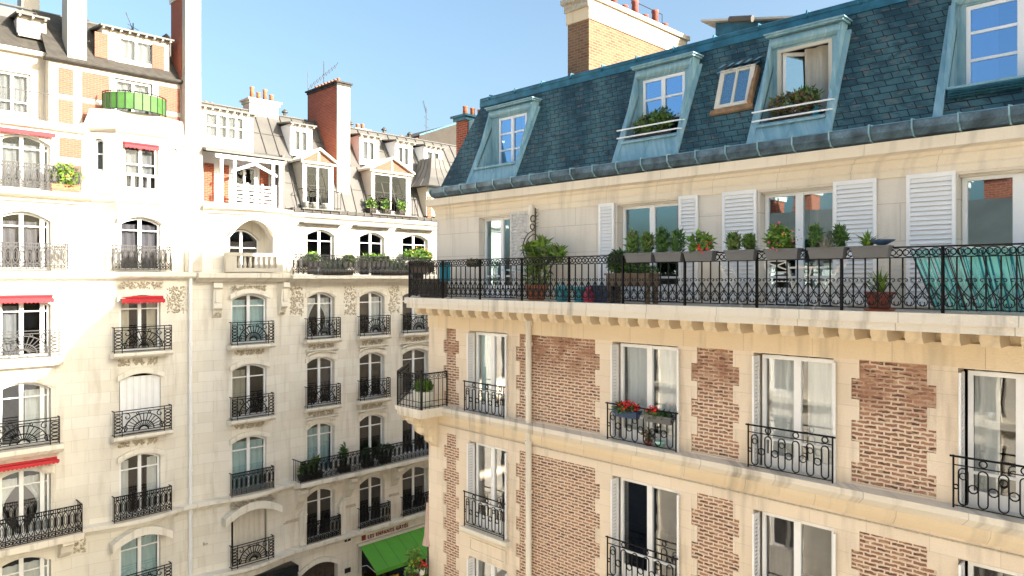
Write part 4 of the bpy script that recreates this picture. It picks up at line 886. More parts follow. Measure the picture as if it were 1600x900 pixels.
for x in (15.95, (Bc[1][1]+Bc[2][0])/2, (Bc[2][1]+Bc[3][0])/2, 24.0):
    mb = MB(); mb.sweep([-.17, .17], [(0, -9.4), (-.62, -9.4), (-.64, -9.55), (-.45, -9.65), (-.36, -9.95), (-.2, -10.1), (-.12, -10.3), (0, -10.4)]); mb.tube([(-.2, -.38, -9.6), (.2, -.38, -9.6)], .1, 8); BB.part('console', mb, ['pale_trim'], (x, 0, 0))
archband(BB, 12.6, 14.6, 0, -9.72, .45, .32, .32, .25, 'pale_trim'); carve(BB, 12.7, 14.5, -9.5, -9.3, 40, .34)
archband(BA, 8.35, 10.1, 0, -9.72, .4, .3, .3, .2, 'pale_trim')
for a, b in ((Bc[1][1]+.25, Bc[2][0]-.25), (Bc[2][1]+.25, Bc[3][0]-.25), (14.75, 16.1), (11.7, 12.3)):
    mb = MB(); mb.box(a, b, -.05, .02, -10.9, -10.83).box(a, b, -.03, .02, -10.83, -10.78); BB.part('string_course', mb, ['carved_stone'])
BB.part('string_course', MB().sweep(fseg(XJ+.01, 27.5, .3), [(.05, -12.36), (-.1, -12.36), (-.16, -12.26), (-.38, -12.2), (-.38, -12.06), (.05, -12.02)], bow), ['pale_trim'])
BA.part('string_course', MB().sweep(fseg(-3, XJ-.01, .3), [(.05, -12.36), (-.1, -12.36), (-.16, -12.26), (-.38, -12.2), (-.38, -12.06), (.05, -12.02)], bow), ['pale_trim'])
for x in (Bc[1][0]-.3, Bc[1][1]+.3):
    mb = MB(); mb.box(-.15, .15, -.22, 0, 0, 1.35).prism([(-.2, 1.35), (.2, 1.35), (0, 1.75)], -.26, 0); BB.part('pilaster', mb, ['pale_trim'], (x, 0, -12.02))
archband(BB, dcx-.95, dcx+.95, 0, -13.1, .42, .24, .1, .12)
mb = MB(); mb.box(dcx-.95, dcx+.95, .25, .32, -16.9, -12.95); mb.box(dcx-.03, dcx+.03, .2, .26, -16.9, -12.95)
for q in (-.75, -.45, .15, .45): mb.box(dcx+q, dcx+q+.24, .21, .26, -16.5, -13.6)
BB.part('street_door', mb, ['dark_wood'])
# shop fronts
mb = MB(); q = sheet(rect(11.7, 15.6, -16.9, -12.62), [rect(12.1, 13.6, -16.3, -13.6), rect(13.9, 15.3, -16.3, -13.6)], -.62, -.5); mb.add(q.v, q.f); mb.box(11.7, 15.6, -.7, 0, -12.9, -12.62); BB.part('shop_front', mb, ['black_paint'], label='black painted timber shop front')
mb = MB(); mb.box(12.05, 15.35, -.56, -.55, -16.3, -13.6); BB.part('shop_window', mb, ['dim_glass'])
mb = MB(); q = sheet(rect(19.3, 23.3, -16.6, -12.8), [rect(19.5, 20.9, -16.2, -13.2), rect(21.2, 23.1, -16.2, -13.2)], .1, .2); mb.add(q.v, q.f); BB.part('shop_front', mb, ['black_paint'], label='dark shop front under the green awning')
mb = MB(); mb.box(19.4, 23.2, .14, .15, -16.3, -13.1); BB.part('shop_window', mb, ['dim_glass'])
xa0 = sB(560); xa1 = xa0+4.3
mb = MB(); zt = -12.86; mb.add([(xa0, -.12, zt), (xa1, -.12, zt), (xa1, -1.5, zt-.85), (xa0, -1.5, zt-.85), (xa0, -.12, zt-.02), (xa1, -.12, zt-.02), (xa1, -1.5, zt-.87), (xa0, -1.5, zt-.87)], [(0,3,2,1), (4,5,6,7), (0,1,5,4), (2,3,7,6), (1,2,6,5), (3,0,4,7)])
mb.add([(xa0, -1.5, zt-.86), (xa1, -1.5, zt-.86), (xa1, -1.51, zt-1.02), (xa0, -1.51, zt-1.02)], [(0,1,2,3)]); aw = BB.part('awning', mb, ['green_canvas'], label='bright green shop awning')
mb = MB(); mb.box(xa0-.1, xa1+.1, -.2, 0, zt, zt+.12); mb.box(xa0-.08, xa0-.03, -.1, -.04, zt-1.3, zt)
for x in (xa0, xa1): mb.tube([(x, -.1, zt-1.0), (x, -.75, zt-.75), (x, -1.46, zt-.88)], .02)
sm = MB(); [sm.add([(xa0+q_*.72-.012, -.121, zt+.004), (xa0+q_*.72+.012, -.121, zt+.004), (xa0+q_*.72+.012, -1.5, zt-.846), (xa0+q_*.72-.012, -1.5, zt-.846)], [(0,1,2,3)]) for q_ in range(1, 6)]; obj('awning_seams', sm.mesh('awning_seams', ['pale_green_canvas']), aw)
obj('awning_frame', mb.mesh('awning_frame', ['cream_paint']), aw)
def text(B, s_, size, at, mat, parent=None, name='shop_sign', width=0):
    cu = bpy.data.curves.new('t', 'FONT'); cu.body = s_; cu.size = size; cu.extrude = .012; cu.space_character = 1.2
    cu.offset = .006
    o = bpy.data.objects.new('t', cu); COL.objects.link(o); me = bpy.data.meshes.new_from_object(o.evaluated_get(bpy.context.evaluated_depsgraph_get()))
    bpy.data.objects.remove(o); kx = width/max(v_.co.x for v_ in me.vertices) if width else 1; mb = MB(); mb.add([(v_.co.x*kx, -v_.co.z, v_.co.y) for v_ in me.vertices], [tuple(f.vertices) for f in me.polygons]); bpy.data.meshes.remove(me)
    return B.part(name, mb, [mat], at, label='shop name lettering reading LES ENFANTS GÂTÉS' if name == 'shop_sign' else None)
text(BB, 'LES ENFANTS GÂTÉS', .235, (sB(574), -.03, -12.66), 'bright_lettering', width=sB(637)-sB(574))
mb = MB(); a = sB(565); mb.box(a, a+.22, -.03, 0, -12.68, -12.44); BB.part('sign_emblem', mb, ['bright_lettering'])
for px_, py_ in ((543, 842), (543, 891)):
    a = sB(px_); z_ = FB.z(px_, py_); mb = MB(); mb.box(a-.16, a+.16, -.03, 0, z_-.11, z_+.11); BB.part('number_plate', mb, ['black_paint'])
text(BB, '7', .17, (sB(543)-.06, -.032, FB.z(543, 842)-.06), 'white_paint', name='plate_number')
# shop display lit shelf
mb = MB(); mb.box(xa0+.4, xa0+2.0, -.5, -.1, -15.0, -14.95).box(xa0+.4, xa0+2.0, -.52, -.48, -15.0, -14.8).box(xa0+.4, xa0+.46, -.5, -.1, -16.9, -15).box(xa0+1.94, xa0+2, -.5, -.1, -16.9, -15)
t = empty('display_stand', 'golden yellow edged display stand under the green awning', 'stand', FB.W(xa0+1.2, -.3, -E+.14), FB.ang)
mb.v = [q-Vector((xa0+1.2, -.3, -E+.0)) for q in mb.v]; obj('frame', mb.mesh('frame', ['yellow_petal']), t)
# gutter and zinc roof of B
BB.part('cornice', MB().sweep(fseg(15.5, 27.5, 2), [(.05, 2.62), (-.08, 2.62), (-.1, 2.75), (-.3, 2.82), (-.34, 2.98), (.05, 3.0)]), ['pale_trim'])
BB.part('cornice', MB().sweep(fseg(XJ+.3, 15.5, .3), [(.05, 2.72), (-.1, 2.72), (-.2, 2.84), (-.38, 2.9), (-.38, 3.04), (.05, 3.06)], bow), ['pale_trim'])
mb = MB(); mb.sweep(fseg(15.5, 27.5, .6), [(-.1, 3.0), (-.32, 3.02), (-.38, 3.16), (-.34, 3.18), (-.1, 3.19)]);
for x in fseg(15.6, 27.4, .45): mb.box(x-.015, x+.015, -.4, -.1, 3.02, 3.2)
BB.part('gutter', mb, ['grey_zinc'])
Z0, Z1, Z2 = 3.15, 5.55, 7.75; Y0, Y1, Y2 = -.05, .95, 2.3
def yB(z): return Y0+(z-Z0)*(Y1-Y0)/(Z1-Z0) if z < Z1 else Y1+(z-Z1)*(Y2-Y1)/(Z2-Z1)
L1 = math.hypot(Y1-Y0, Z1-Z0)/(Z1-Z0); L2 = math.hypot(Y2-Y1, Z2-Z1)/(Z2-Z1)
lowd = [(sB(466, .3), sB(514, .3)), (sB(573, .3), sB(634, .3))]; upd = [(11.75, sB(392, 1.1)), (sB(452, 1.1), sB(486, 1.1)), (sB(560, 1.1), sB(590, 1.1)), (sB(616, 1.1), sB(643, 1.1)), (sB(661, 1.1), sB(690, 1.1))]
PX = sB(438)   # right end of the timber porch
quadroof(BB, PX, 27.5, Y0, Z0, Y1, Z1, 'grey_zinc', [rect(a+.1, b-.1, .1, 1.9) for a, b in lowd], seams=.62)
quadroof(BB, XJ+.3, 27.5, Y1, Z1, Y2, Z2, 'grey_zinc', [rect(a+.1, b-.1, .05, 1.4) for a, b in upd], seams=.62)
mb = MB(); mb.box(XJ+.3, 27.5, Y2, 12, 2.9, Z2-.05); BB.part('upper_roof', mb, ['grey_zinc']); mb = MB(); mb.tube([(XJ+.3, Y2, Z2+.04), (27.5, Y2, Z2+.04)], .05, 6); BB.part('ridge_roll', mb, ['zinc_seam'])
mb = MB(); mb.box(XJ+.7, 27.4, 2.0, 2.1, 3, 7.2); BB.part('interior', mb, ['room'])
for a, b in lowd:
    z1_ = 5.35; dormer(BB, a, b, 3.2, z1_, -.1, yB(z1_)+.1, 'cream_paint', 'gable', curt='none', gable=.55+.1*(b-a-1.5), glass='attic_glass', bars=())
    mb = rail_bars(b-a+.35, .85, .16); hw = (b-a+.35)/2
    for x in (-hw, hw): mb.tube([(x, 0, .85), (x, .4, .85)], .02).tube([(x, 0, .07), (x, .4, .07)], .014)
    BB.part('railing', mb, ['iron'], ((a+b)/2, -.45, 3.2)); mb = MB(); mb.box(a-.2, b+.2, -.47, 0, 3.14, 3.2); BB.part('ledge', mb, ['grey_zinc'])
dormer(BB, upd[0][0], upd[0][1], 5.6, 7.25, .85, 2.2, 'white_paint', ww=1.75, wz=(6.0, 7.1), leaves=(-.3, .1, .5), bars=(.5,), curt='full', cm='curtain_grey', glass='attic_glass')
for i, (a, b) in enumerate(upd[1:]): dormer(BB, a, b, 5.75, 7.2, 1.0, 2.2, 'white_paint', ww=(b-a)-.35, wz=(5.95, 7.0), leaves=(0,), curt='full', cm='curtain_grey', glass='attic_glass')
# timber porch over the bow
pa, pb = sB(343), PX-.05
mb = MB(); mb.box(pa-.4, pb, -.35, 1.0, 3.0, 3.08); BB.part('porch_floor', mb, ['pale_trim'])
q = sheet(rect(XJ+.35, PX, 3.08, 5.4), [rect(pa+.9, pa+2.0, 3.1, 4.95)], .85, .95); BB.part('porch_wall', q, ['white_paint'])
for a in (pa-.3, pa+.35, pa+2.15): BB.part('brick_panel', MB().box(a, a+.4, .81, .86, 3.3, 4.9), ['red_brick'])
window(BB, pa+1.45, 3.1, 1.06, 1.82, y=.87, curt='none', glass='attic_glass', bars=())
mb = MB(); yp = -.3
for x in (pa-.05, pa+.5, pb-.45, pb-.1): mb.box(x-.06, x+.06, yp-.06, yp+.06, 3.08, 5.1)
mb.box(pa-.3, pb+.05, yp-.07, yp+.07, 5.0, 5.16)
cx = (pa+.2+pb-.15)/2
for sg in (-1, 1): mb.add([(cx, yp-.1, 4.98), (cx, yp-.1, 4.84), (cx+sg*1.0, yp-.1, 4.42), (cx+sg*1.0, yp-.1, 4.54), (cx, yp-.03, 4.98), (cx, yp-.03, 4.84), (cx+sg*1.0, yp-.03, 4.42), (cx+sg*1.0, yp-.03, 4.54)], [(0,1,2,3), (4,7,6,5), (0,3,7,4), (1,5,6,2)])
BB.part('porch_frame', mb, ['white_paint'])
mb = MB()
for k_ in range(6): mb.box(pa+.35, pb-.35, yp-.12, yp-.08, 3.12+k_*.155, 3.2+k_*.155)
for x in (pa+.4, pa+1.0, cx+.3, pb-.4): mb.box(x-.05, x+.05, yp-.16, yp-.121, 3.08, 4.05)
BB.part('slatted_railing', mb, ['white_paint'], label='white slatted timber railing')
mb = MB(); mb.add([(pa-.75, -.5, 5.2), (pb+.35, -.5, 5.2), (pb+.35, 1.0, 5.55), (pa-.75, 1.0, 5.55), (pa-.75, -.5, 5.3), (pb+.35, -.5, 5.3), (pb+.35, 1.0, 5.65), (pa-.75, 1.0, 5.65)], [(3,2,1,0), (4,5,6,7), (0,1,5,4), (1,2,6,5), (2,3,7,6), (3,0,4,7)]); BB.part('porch_roof', mb, ['grey_zinc'])
mb = MB(); mb.box(PX-.05, PX+.06, -.3, 1.0, 3.06, 5.45); BB.part('porch_cheek', mb, ['grey_zinc'])
# chimneys of B
chimney(BB, 18.17, 18.85, .4, 3.1, 3.9, 9.45, 'red_brick', [(18.5, .8+.3*i, .28) for i in range(8)], facem='smooth_render', label='tall red brick chimney with pale front rising through the zinc roof', crown='old_slate', pr_=.08, ch=.07)
chimney(BB, 14.7, 16.1, 2.2, 2.9, 7.4, 8.35, 'pale_trim', [(14.95+i*.32, 2.5, .4 if i % 2 else .6) for i in range(4)], label='low pale chimney with four pots on the ridge', ch=.08)
chimney(BB, sB(556, 3), sB(575, 3), 3, 3.6, 7.5, 8.0, 'pale_trim', [(sB(562, 3)+.05, 3.3, .3), (sB(570, 3)+.05, 3.3, .35)], label='small pale chimney with two pots', ch=.07)
chimney(BB, sB(620, 5), sB(652, 5), 5, 6.2, 7.2, 8.1, 'red_brick', [(sB(622+i*6, 5)+.1, 5.2, .35+.12*(i % 2)) for i in range(6)], label='low red brick chimney with six pots beside the grey gable', crown='old_slate', pr_=.1, ch=.08)
chimney(BB, 12.0, 13.4, 3.2, 3.7, 7.5, 7.85, 'pale_trim', [(11.9+i*.26, 3.45, .3) for i in range(7)], label='row of small pots behind the wide dormer', pr_=.07, ch=.06)
for px_, y_ in ((405, 2.6), (445, 2.6), (548, 2.6), (600, 2.6), (640, 2.6)):
    q = MB(); x = sB(px_, y_); q.tube([(x, y_, 7.7), (x, y_, 8.05)], .08, 8); q.lathe([(.15, 8.05), (.15, 8.1), (.02, 8.22)], (x, y_), 10); BB.part('roof_vent', q, ['zinc_seam'])
# corner pavilion with bell roof
tc = 24.1; hw = 1.3; mb = MB(); mb.box(tc-1.0, tc+1.2, -.2, 1.2, 3.3, 4.85); tu = BB.part('pavilion', mb, ['cream_paint'], label='small turret like dormer with a bell shaped zinc roof')
mb = MB(); lv = [(1.45, 4.8), (1.35, 4.9), (.95, 5.3), (.65, 5.85), (.5, 6.4)]; pv = None
for (r0, z0), (r1, z1) in zip(lv[:-1], lv[1:]):
    a = [(-r0, -r0), (r0, -r0), (r0, r0), (-r0, r0)]; b = [(-r1, -r1), (r1, -r1), (r1, r1), (-r1, r1)]
    mb.add([(tc+x, .5+y, z0) for x, y in a]+[(tc+x, .5+y, z1) for x, y in b], [(i, (i+1) % 4, (i+1) % 4+4, i+4) for i in range(4)]+[(4,5,6,7), (3,2,1,0)])
for q in (-.5, 0, .5):
    mb.tube([(tc+r0*q, .5-r0-.01, z0) for r0, z0 in lv], .025); mb.tube([(tc-r0-.01, .5+r0*q, z0) for r0, z0 in lv], .025)
obj('bell_roof', mb.mesh('bell_roof', ['grey_zinc']), tu, (0, 0, 0)); mb = MB(); mb.box(tc-.95, tc-.7, -.24, -.2, 3.2, 4.3); obj('brick_panel', mb.mesh('brick_panel', ['red_brick']), tu)
window(BB, tc-.1, 3.75, .8, .9, y=-.24, curt='full', parent=None, depth=.04)

# building further along the side street: blank grey gable
BG = Building('apartment_building', 'blank grey gable wall of a further building behind the zinc roof', FB, 27.0)
mb = MB(); ga, gb = sB(655, 6.5), sB(722, 6.5)
mb.add([(ga, 6.5, -E), (36, 6.5, -E), (36, 6.5, 11.9), (ga+3.3, 6.5, 10.4), (ga, 6.5, 9.1), (ga, 12, -E), (36, 12, -E), (36, 12, 11.9), (ga+3.3, 12, 10.4), (ga, 12, 9.1)], [(0,1,2,3,4), (9,8,7,6,5), (4,3,8,9), (3,2,7,8), (1,6,7,2), (0,4,9,5), (0,5,6,1)])
BG.part('wall', mb, ['shaded_gable_stone']); mb = MB(); mb.tube([(ga, 6.5, 9.12), (ga+3.3, 6.5, 10.42), (36, 6.5, 11.93)], .06); BG.part('gable_coping', mb, ['teal_zinc'])
mb = MB(); mb.box(27.5, 36, 0, 6.4, -E, 6.0); BG.part('wall', mb, ['pale_ashlar'])

# ================================================================== building behind the camera's balcony (seen in the window reflections)
BC = Building('apartment_building', 'cream stone apartment building on the near side of the street, seen mirrored in the windows', FC, 2)
hc = [rect(x, x+1.3, z0, z0+2.1) for x in (-11.5, -8.3, -5.1, -1.9, 1.3+.6, 4.9, 8.1, 11.3, 14.5) for z0 in (-10.4, -7.4, -4.4, -1.35)]
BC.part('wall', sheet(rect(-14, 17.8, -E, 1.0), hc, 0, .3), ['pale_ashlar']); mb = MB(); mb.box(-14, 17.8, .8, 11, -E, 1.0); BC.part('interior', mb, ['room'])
mb = MB()
for x in fseg(-13.9, 17.7, 3.2): mb.box(x-.05, x+.05, -.12, 0, -E, .9)
for z in (-4.7, .85): mb.box(-14, 17.8, -.3, 0, z, z+.18)
BC.part('cornice', mb, ['pale_trim']); mb = MB(); mb.add([(-14, -.2, 1.03), (17.8, -.2, 1.03), (17.2, 1.2, 2.7), (-14, 1.2, 2.7), (-14, 11, 2.7), (17.2, 11, 2.7), (17.8, 11, 1.03)], [(0,1,2,3), (3,2,5,4), (1,6,5,2)]); BC.part('mansard_roof', mb, ['grey_zinc'])
fm_ = None
for x, z0 in [(q[0][0], q[0][1]) for q in hc]:
    if fm_ is None: fm_ = window(BC, x+.65, z0, 1.28, 2.08, y=.12, curt='none', glass='glass')
    else:
        c_ = copy(fm_, BC.root, (x+.65-BC.s0, .12, z0+E))
for x, y0, w_ in ((11.6, 1.5, .9), (5.0, 1.5, .7), (6.7, 2.5, 1.2), (13.6, 2.5, 1.0), (17.0, 1.5, .7), (-12, 1.5, .8), (-4, 2.5, 3), (3, 1.5, .8), (9, 2.5, 3), (15, 2, .8)): chimney(BC, x, x+.8, y0, y0+w_, 1.2, 3.7, 'red_brick', [(x+.4, y0+.3, .4), (x+.4, y0+.7, .4)])

# ================================================================== antennas
def antenna(fr, s, y, z, h, kind, label):
    t = empty('antenna', label, 'antenna', fr.W(s, y, z), fr.ang, 'television antennas on the roofs'); mb = MB(); mb.tube([(0, 0, 0), (0, 0, h)], .022, 6); obj('mast', mb.mesh('mast', ['grey_iron']), t)
    mb = MB()
    if kind == 0:
        mb.tube([(-.9, 0, h*.55), (.8, 0, h)], .015)
        for i in range(10): x = -.8+.17*i; z_ = h*.55+(x+.9)/1.7*h*.45; mb.tube([(x-.02, -.2, z_+.12), (x+.02, .2, z_-.12)], .01)
        mb.tube([(-.9, 0, -.1), (-.9, 0, h*.8)], .015)
    else:
        mb.tube([(0, 0, h-.35), (-.3, -.1, h+.35)], .014)
        for i in range(7): q = i/6; mb.tube([(-.25*q-.1, -.2, h-.3+.6*q), (-.25*q+.1, .2, h-.3+.6*q)], .009)
        for z_ in (h*.55, h*.75): mb.tube([(-.25, -.1, z_+.05), (.25, .1, z_-.05)], .012)
    obj('elements', mb.mesh('elements', ['grey_iron']), t)
antenna(FB, sB(506, 3.2), 3.2, 7.7, 3.5, 0, 'wide television antenna beside the tall red and white chimney')
antenna(FB, sB(666, 5), 5, 7.9, 2.6, 1, 'thin upright antenna mast in front of the grey gable')
antenna(FB, sB(208, 3), 3, 10.1, .7, 1, 'tiny antenna on the far left ridge')

# ================================================================== plants and objects
LEAF = {}
def leafcloud(mb, n, c, r, size, seed, mats=(0, 1), shape='ball', asp=1.8, up=.3):
    q = random.Random(seed)
    for _ in range(n):
        while True:
            x, y, z = q.uniform(-1, 1), q.uniform(-1, 1), q.uniform(-1, 1); d = x*x+y*y+z*z
            if shape == 'cone':
                if math.hypot(x, y) < (1-z)/2*1.05+.12 and (z < .9): break
            elif d < 1 and d > q.random()*.6: break
        p = Vector((c[0]+x*r[0], c[1]+y*r[1], c[2]+z*r[2])); s_ = size*q.uniform(.6, 1.3)
        d1 = Vector((q.gauss(0, 1), q.gauss(0, 1), q.gauss(0, .7)+up)).normalized(); d2 = d1.cross(Vector((q.gauss(0, 1), q.gauss(0, 1), q.gauss(0, 1)))).normalized()
        mb.add([p, p+d1*s_*.5*asp*.6+d2*s_*.4, p+d1*s_*asp, p+d1*s_*.5*asp*.6-d2*s_*.4], [(0,1,2,3)], q.choice(mats))
def blades(mb, n, c, L, wd, seed, mats=(0,), spread=.6, droop=.3):
    q = random.Random(seed)
    for _ in range(n):
        a = q.uniform(0, 2*PI); t = q.uniform(.1, spread); l = L*q.uniform(.6, 1.1); d = Vector((math.cos(a)*math.sin(t), math.sin(a)*math.sin(t), math.cos(t))); sd_ = Vector((-math.sin(a), math.cos(a), 0))*wd/2
        b = Vector(c)+Vector((q.uniform(-.04, .04), q.uniform(-.04, .04), 0)); m_ = b+d*l*.55; e = b+d*l+Vector((math.cos(a)*droop*l*.5, math.sin(a)*droop*l*.5, -droop*l*.6))
        mb.add([b-sd_*.6, b+sd_*.6, m_+sd_, m_-sd_, e], [(0,1,2,3), (3,2,4)], q.choice(mats))
def plant_thing(name, label, cat, fr, s, y, z, parts, group=None, rz=0):
    t = empty(name, label, cat, fr.W(s, y, z), fr.ang+rz, group)
    for nm, mb, mats in parts: obj(nm, mb.mesh(nm, mats, nm in ('pot', 'bowl')), t)
    return t
def trough(L, w_=.2, h=.17, tap=.03):
    mb = MB(); a, b = L/2, w_/2
    mb.add([(-a+tap, -b+tap, 0), (a-tap, -b+tap, 0), (a-tap, b-tap, 0), (-a+tap, b-tap, 0), (-a, -b, h), (a, -b, h), (a, b, h), (-a, b, h)], [(3,2,1,0), (0,1,5,4), (1,2,6,5), (2,3,7,6), (3,0,4,7), (4,5,6,7)])
    mb.box(-a-.012, a+.012, -b-.012, b+.012, h-.025, h+.012); return mb
def potmb(r, h, n=16, lip=.02): return MB().lathe([(r*.7, 0), (r, h-.04), (r+lip, h-.035), (r+lip, h), (r*.85, h), (r*.8, h-.03), (0, h-.03)], (0, 0), n)
GR = 'window boxes hung along the long balcony rail'
zr = .33     # base of boxes on the balcony rail
def railbox(px0, px1, label, build, mats, z=zr, y=-1.0):
    s0_, s1_ = sR(px0, y), sR(px1, y); L = s1_-s0_; f = MB(); build(f, L)
    return plant_thing('window_box', label, 'window box', FR, (s0_+s1_)/2, y, z, [('trough', trough(L), ['grey_plastic']), ('plants', f, mats)], GR)
def two_conifers(h, seed, a=.27, r=.13, sz=.035):
    def f(mb, L):
        for k_, x in enumerate((-L*a, L*a)): leafcloud(mb, 420, (x, 0, .13+h*(.48-.05*k_)), (r*.85, r*.8, h*.5*(1-.12*k_)), sz*1.25, seed+k_, up=1.1, asp=2.2); mb.tube([(x, 0, .1), (x, 0, .15+h*.6)], .012, 5, mi=1)
    return f
railbox(980, 1022, 'grey window box on the balcony rail with two feathery green shrubs, nearest the wooden planter', two_conifers(.5, 11, r=.15), ['grass_green', 'olive_leaf'])
railbox(1026, 1068, 'grey window box with two bushy dark green shrubs before the second pair of balcony windows', two_conifers(.52, 21, r=.15), ['grass_green', 'deep_leaf'])
def flowers(mb, L): leafcloud(mb, 420, (0, 0, .33), (L*.42, .14, .2), .06, 31); leafcloud(mb, 45, (L*.2, -.06, .24), (L*.25, .12, .14), .06, 32, (2,), asp=1)
railbox(1072, 1117, 'grey window box of light green leaves with red flowers spilling over its right end', flowers, ['lime_leaf', 'grass_green', 'red_petal'])
railbox(1136, 1182, 'grey window box with two small upright conifers against the white shutter', two_conifers(.34, 41, r=.12), ['olive_leaf', 'grass_green'])
def mixed(mb, L): leafcloud(mb, 700, (-L*.12, 0, .34), (L*.38, .16, .24), .055, 51); leafcloud(mb, 30, (-L*.1, -.05, .36), (L*.42, .18, .26), .055, 52, (2,), asp=1); leafcloud(mb, 22, (0, -.06, .3), (L*.4, .14, .2), .05, 53, (3,), asp=1); leafcloud(mb, 18, (L*.38, 0, .36), (.12, .1, .18), .04, 54, (2, 0), asp=1)
railbox(1198, 1250, 'grey window box with a round bush of pink, yellow and white flowers', mixed, ['lime_leaf', 'grass_green', 'pink_petal', 'yellow_petal'])
def silver(mb, L): two_conifers(.42, 61, .33, .12)(mb, L); blades(mb, 160, (0, -.05, .14), .36, .008, 62, (2,), 1.3, .5)
railbox(1265, 1322, 'grey window box with silver grass drooping between two conifers', silver, ['grass_green', 'deep_leaf', 'silver_leaf'])
def agave(mb, L):
    blades(mb, 40, (-.05, 0, .16), .36, .04, 71, (0, 1), 1.2, .3)
t = railbox(1332, 1392, 'grey window box of strap leaved plants with a dark green bowl set on top', agave, ['lime_leaf', 'grass_green'])
bw = MB(); bw.lathe([(.06, 0), (.17, .06), (.19, .08), (.17, .08), (.05, .03)], (0, 0), 16); t2 = plant_thing('bowl', 'dark green bowl resting on the rightmost grey window box', 'bowl', FR, sR(1378, -1), -1.0, zr+.19, [('bowl', bw, ['navy_plastic'])])
# trailing planter on a wooden stand
s_ = sR(989, -.6); f = MB(); leafcloud(f, 1000, (-.32, 0, .85), (.3, .2, .24), .055, 81); leafcloud(f, 300, (.2, -.1, .68), (.5, .12, .1), .05, 82); leafcloud(f, 14, (.1, -.12, .7), (.5, .12, .12), .03, 83, (2,), asp=1)
st = MB(); st.box(-.52, .52, -.2, .2, .35, .6).box(-.5, -.42, -.18, -.1, 0, .35).box(.42, .5, -.18, -.1, 0, .35).box(-.5, -.42, .1, .18, 0, .35).box(.42, .5, .1, .18, 0, .35).box(-.55, .55, -.23, .23, .58, .62)
plant_thing('planter', 'raised wooden planter on four legs overflowing with dark foliage behind the rail', 'planter', FR, s_, -.62, -.5, [('stand', st, ['aged_wood']), ('foliage', f, ['deep_leaf', 'grass_green', 'yellow_petal'])])
# yucca in terracotta, trellis
f = MB()
for i, (x, h_) in enumerate(((-.25, .95), (.0, .85), (.25, 1.05), (.45, .8), (-.1, .55), (.7, .85))): f.tube([(x*.3, 0, .3), (x*.7, 0, .3+h_*.6), (x, 0, .2+h_)], .015, 5, mi=2); leafcloud(f, 75, (x, 0, .2+h_), (.1, .1, .16), .1, 90+i, asp=2.2, up=.8)
leafcloud(f, 150, (.05, 0, .6), (.36, .2, .35), .08, 99, (0, 1), asp=2.4)
plant_thing('potted_plant', 'tall spiky plant in a large terracotta pot beside the iron sun trellis', 'plant', FR, sR(838, -.5), -.5, -.5, [('pot', potmb(.26, .36), ['terracotta']), ('stems', f, ['olive_leaf', 'lime_leaf', 'dark_wood'])])
tr = MB(); R_ = .42; cz = 1.25
tr.tube([(.18, 0, 0), (.18, 0, 2.2)], .018)
for rr in (.42, .33, .16): tr.tube([(.18-rr*math.sin(t_), 0, cz+rr*math.cos(t_)) for t_ in [PI*k_/14 for k_ in range(15)]], .014)
for k_ in range(8):
    t_ = PI*(k_+.5)/8; tr.tube([(.18-.42*math.sin(t_), 0, cz+.42*math.cos(t_)), (.18-.56*math.sin(t_+.15), 0, cz+.56*math.cos(t_+.15))], .012, taper=.2)
for i in range(6): z_ = 1.75+i*.08; tr.tube([(.18, 0, z_), (.18-.14*math.cos(i), 0, z_+.08)], .01, taper=.3); tr.tube([(.18, 0, z_), (.3, 0, z_+.02)], .01, taper=.3)
tr.tube(circ(.1, 1.95, .08, 10), .016, 4, True); tr.tube(circ(.08, 1.76, .07, 10), .014, 4, True)
plant_thing('trellis', 'rusty iron trellis shaped like half a sun against the weathered shutter', 'trellis', FR, sR(829, -.2), -.22, -.5, [('ironwork', tr, ['dark_wood'])])
# cloth, boxes and furniture on the long balcony
cl = MB(); n = 12
vs = [(.42*i/n, .02*math.sin(i*1.7)-(.0 if j else .0), -.05*j-.0) for j in range(11) for i in range(n+1)]
cl.add([(x, y-.035 if True else 0, z) for x, y, z in vs], [(j*(n+1)+i, j*(n+1)+i+1, (j+1)*(n+1)+i+1, (j+1)*(n+1)+i) for j in range(10) for i in range(n)])
t = empty('towel', 'teal cloth hung over the left end of the long balcony rail', 'towel', FR.W(sR(686, -.85), -.8, .44), FR.ang); obj('cloth', cl.mesh('cloth', ['teal_cloth'], True), t)
cl = MB(); cl.box(0, .42, -.03, .06, -.01, .0); cl.tube([(.0, .02, 0), (.0, .02, -.5), (.02, .04, -.94)], .014).tube([(.42, .02, 0), (.42, .02, -.5), (.4, .04, -.94)], .014); obj('stand', cl.mesh('stand', ['iron']), t)
f = MB(); leafcloud(f, 260, (0, 0, .2), (.42, .12, .1), .05, 101)
plant_thing('window_box', 'dark brown flower box at the far left end of the long balcony', 'window box', FR, -15.35, -.78, .18, [('trough', trough(.78, .22, .16), ['dark_wood']), ('plants', f, ['dry_leaf', 'deep_leaf'])])
bx = MB(); bx.box(-.35, .35, -.15, .2, 0, .5)
for i in range(6): bx.box(-.36, .36, -.17, -.155, .03+i*.08, .09+i*.08)
plant_thing('storage_box', 'dark slatted box on the floor at the left end of the long balcony', 'box', FR, -15.25, -.5, -.5, [('body', bx, ['dark_wood'])])
f = MB(); leafcloud(f, 240, (0, 0, .1), (.24, .1, .08), .05, 103)
plant_thing('window_box', 'small box of withered plants hung on the rail before the leftmost balcony door', 'window box', FR, sR(738, -.9), -.84, .3, [('trough', trough(.42, .18, .12), ['dark_wood']), ('plants', f, ['dry_leaf', 'deep_leaf'])])
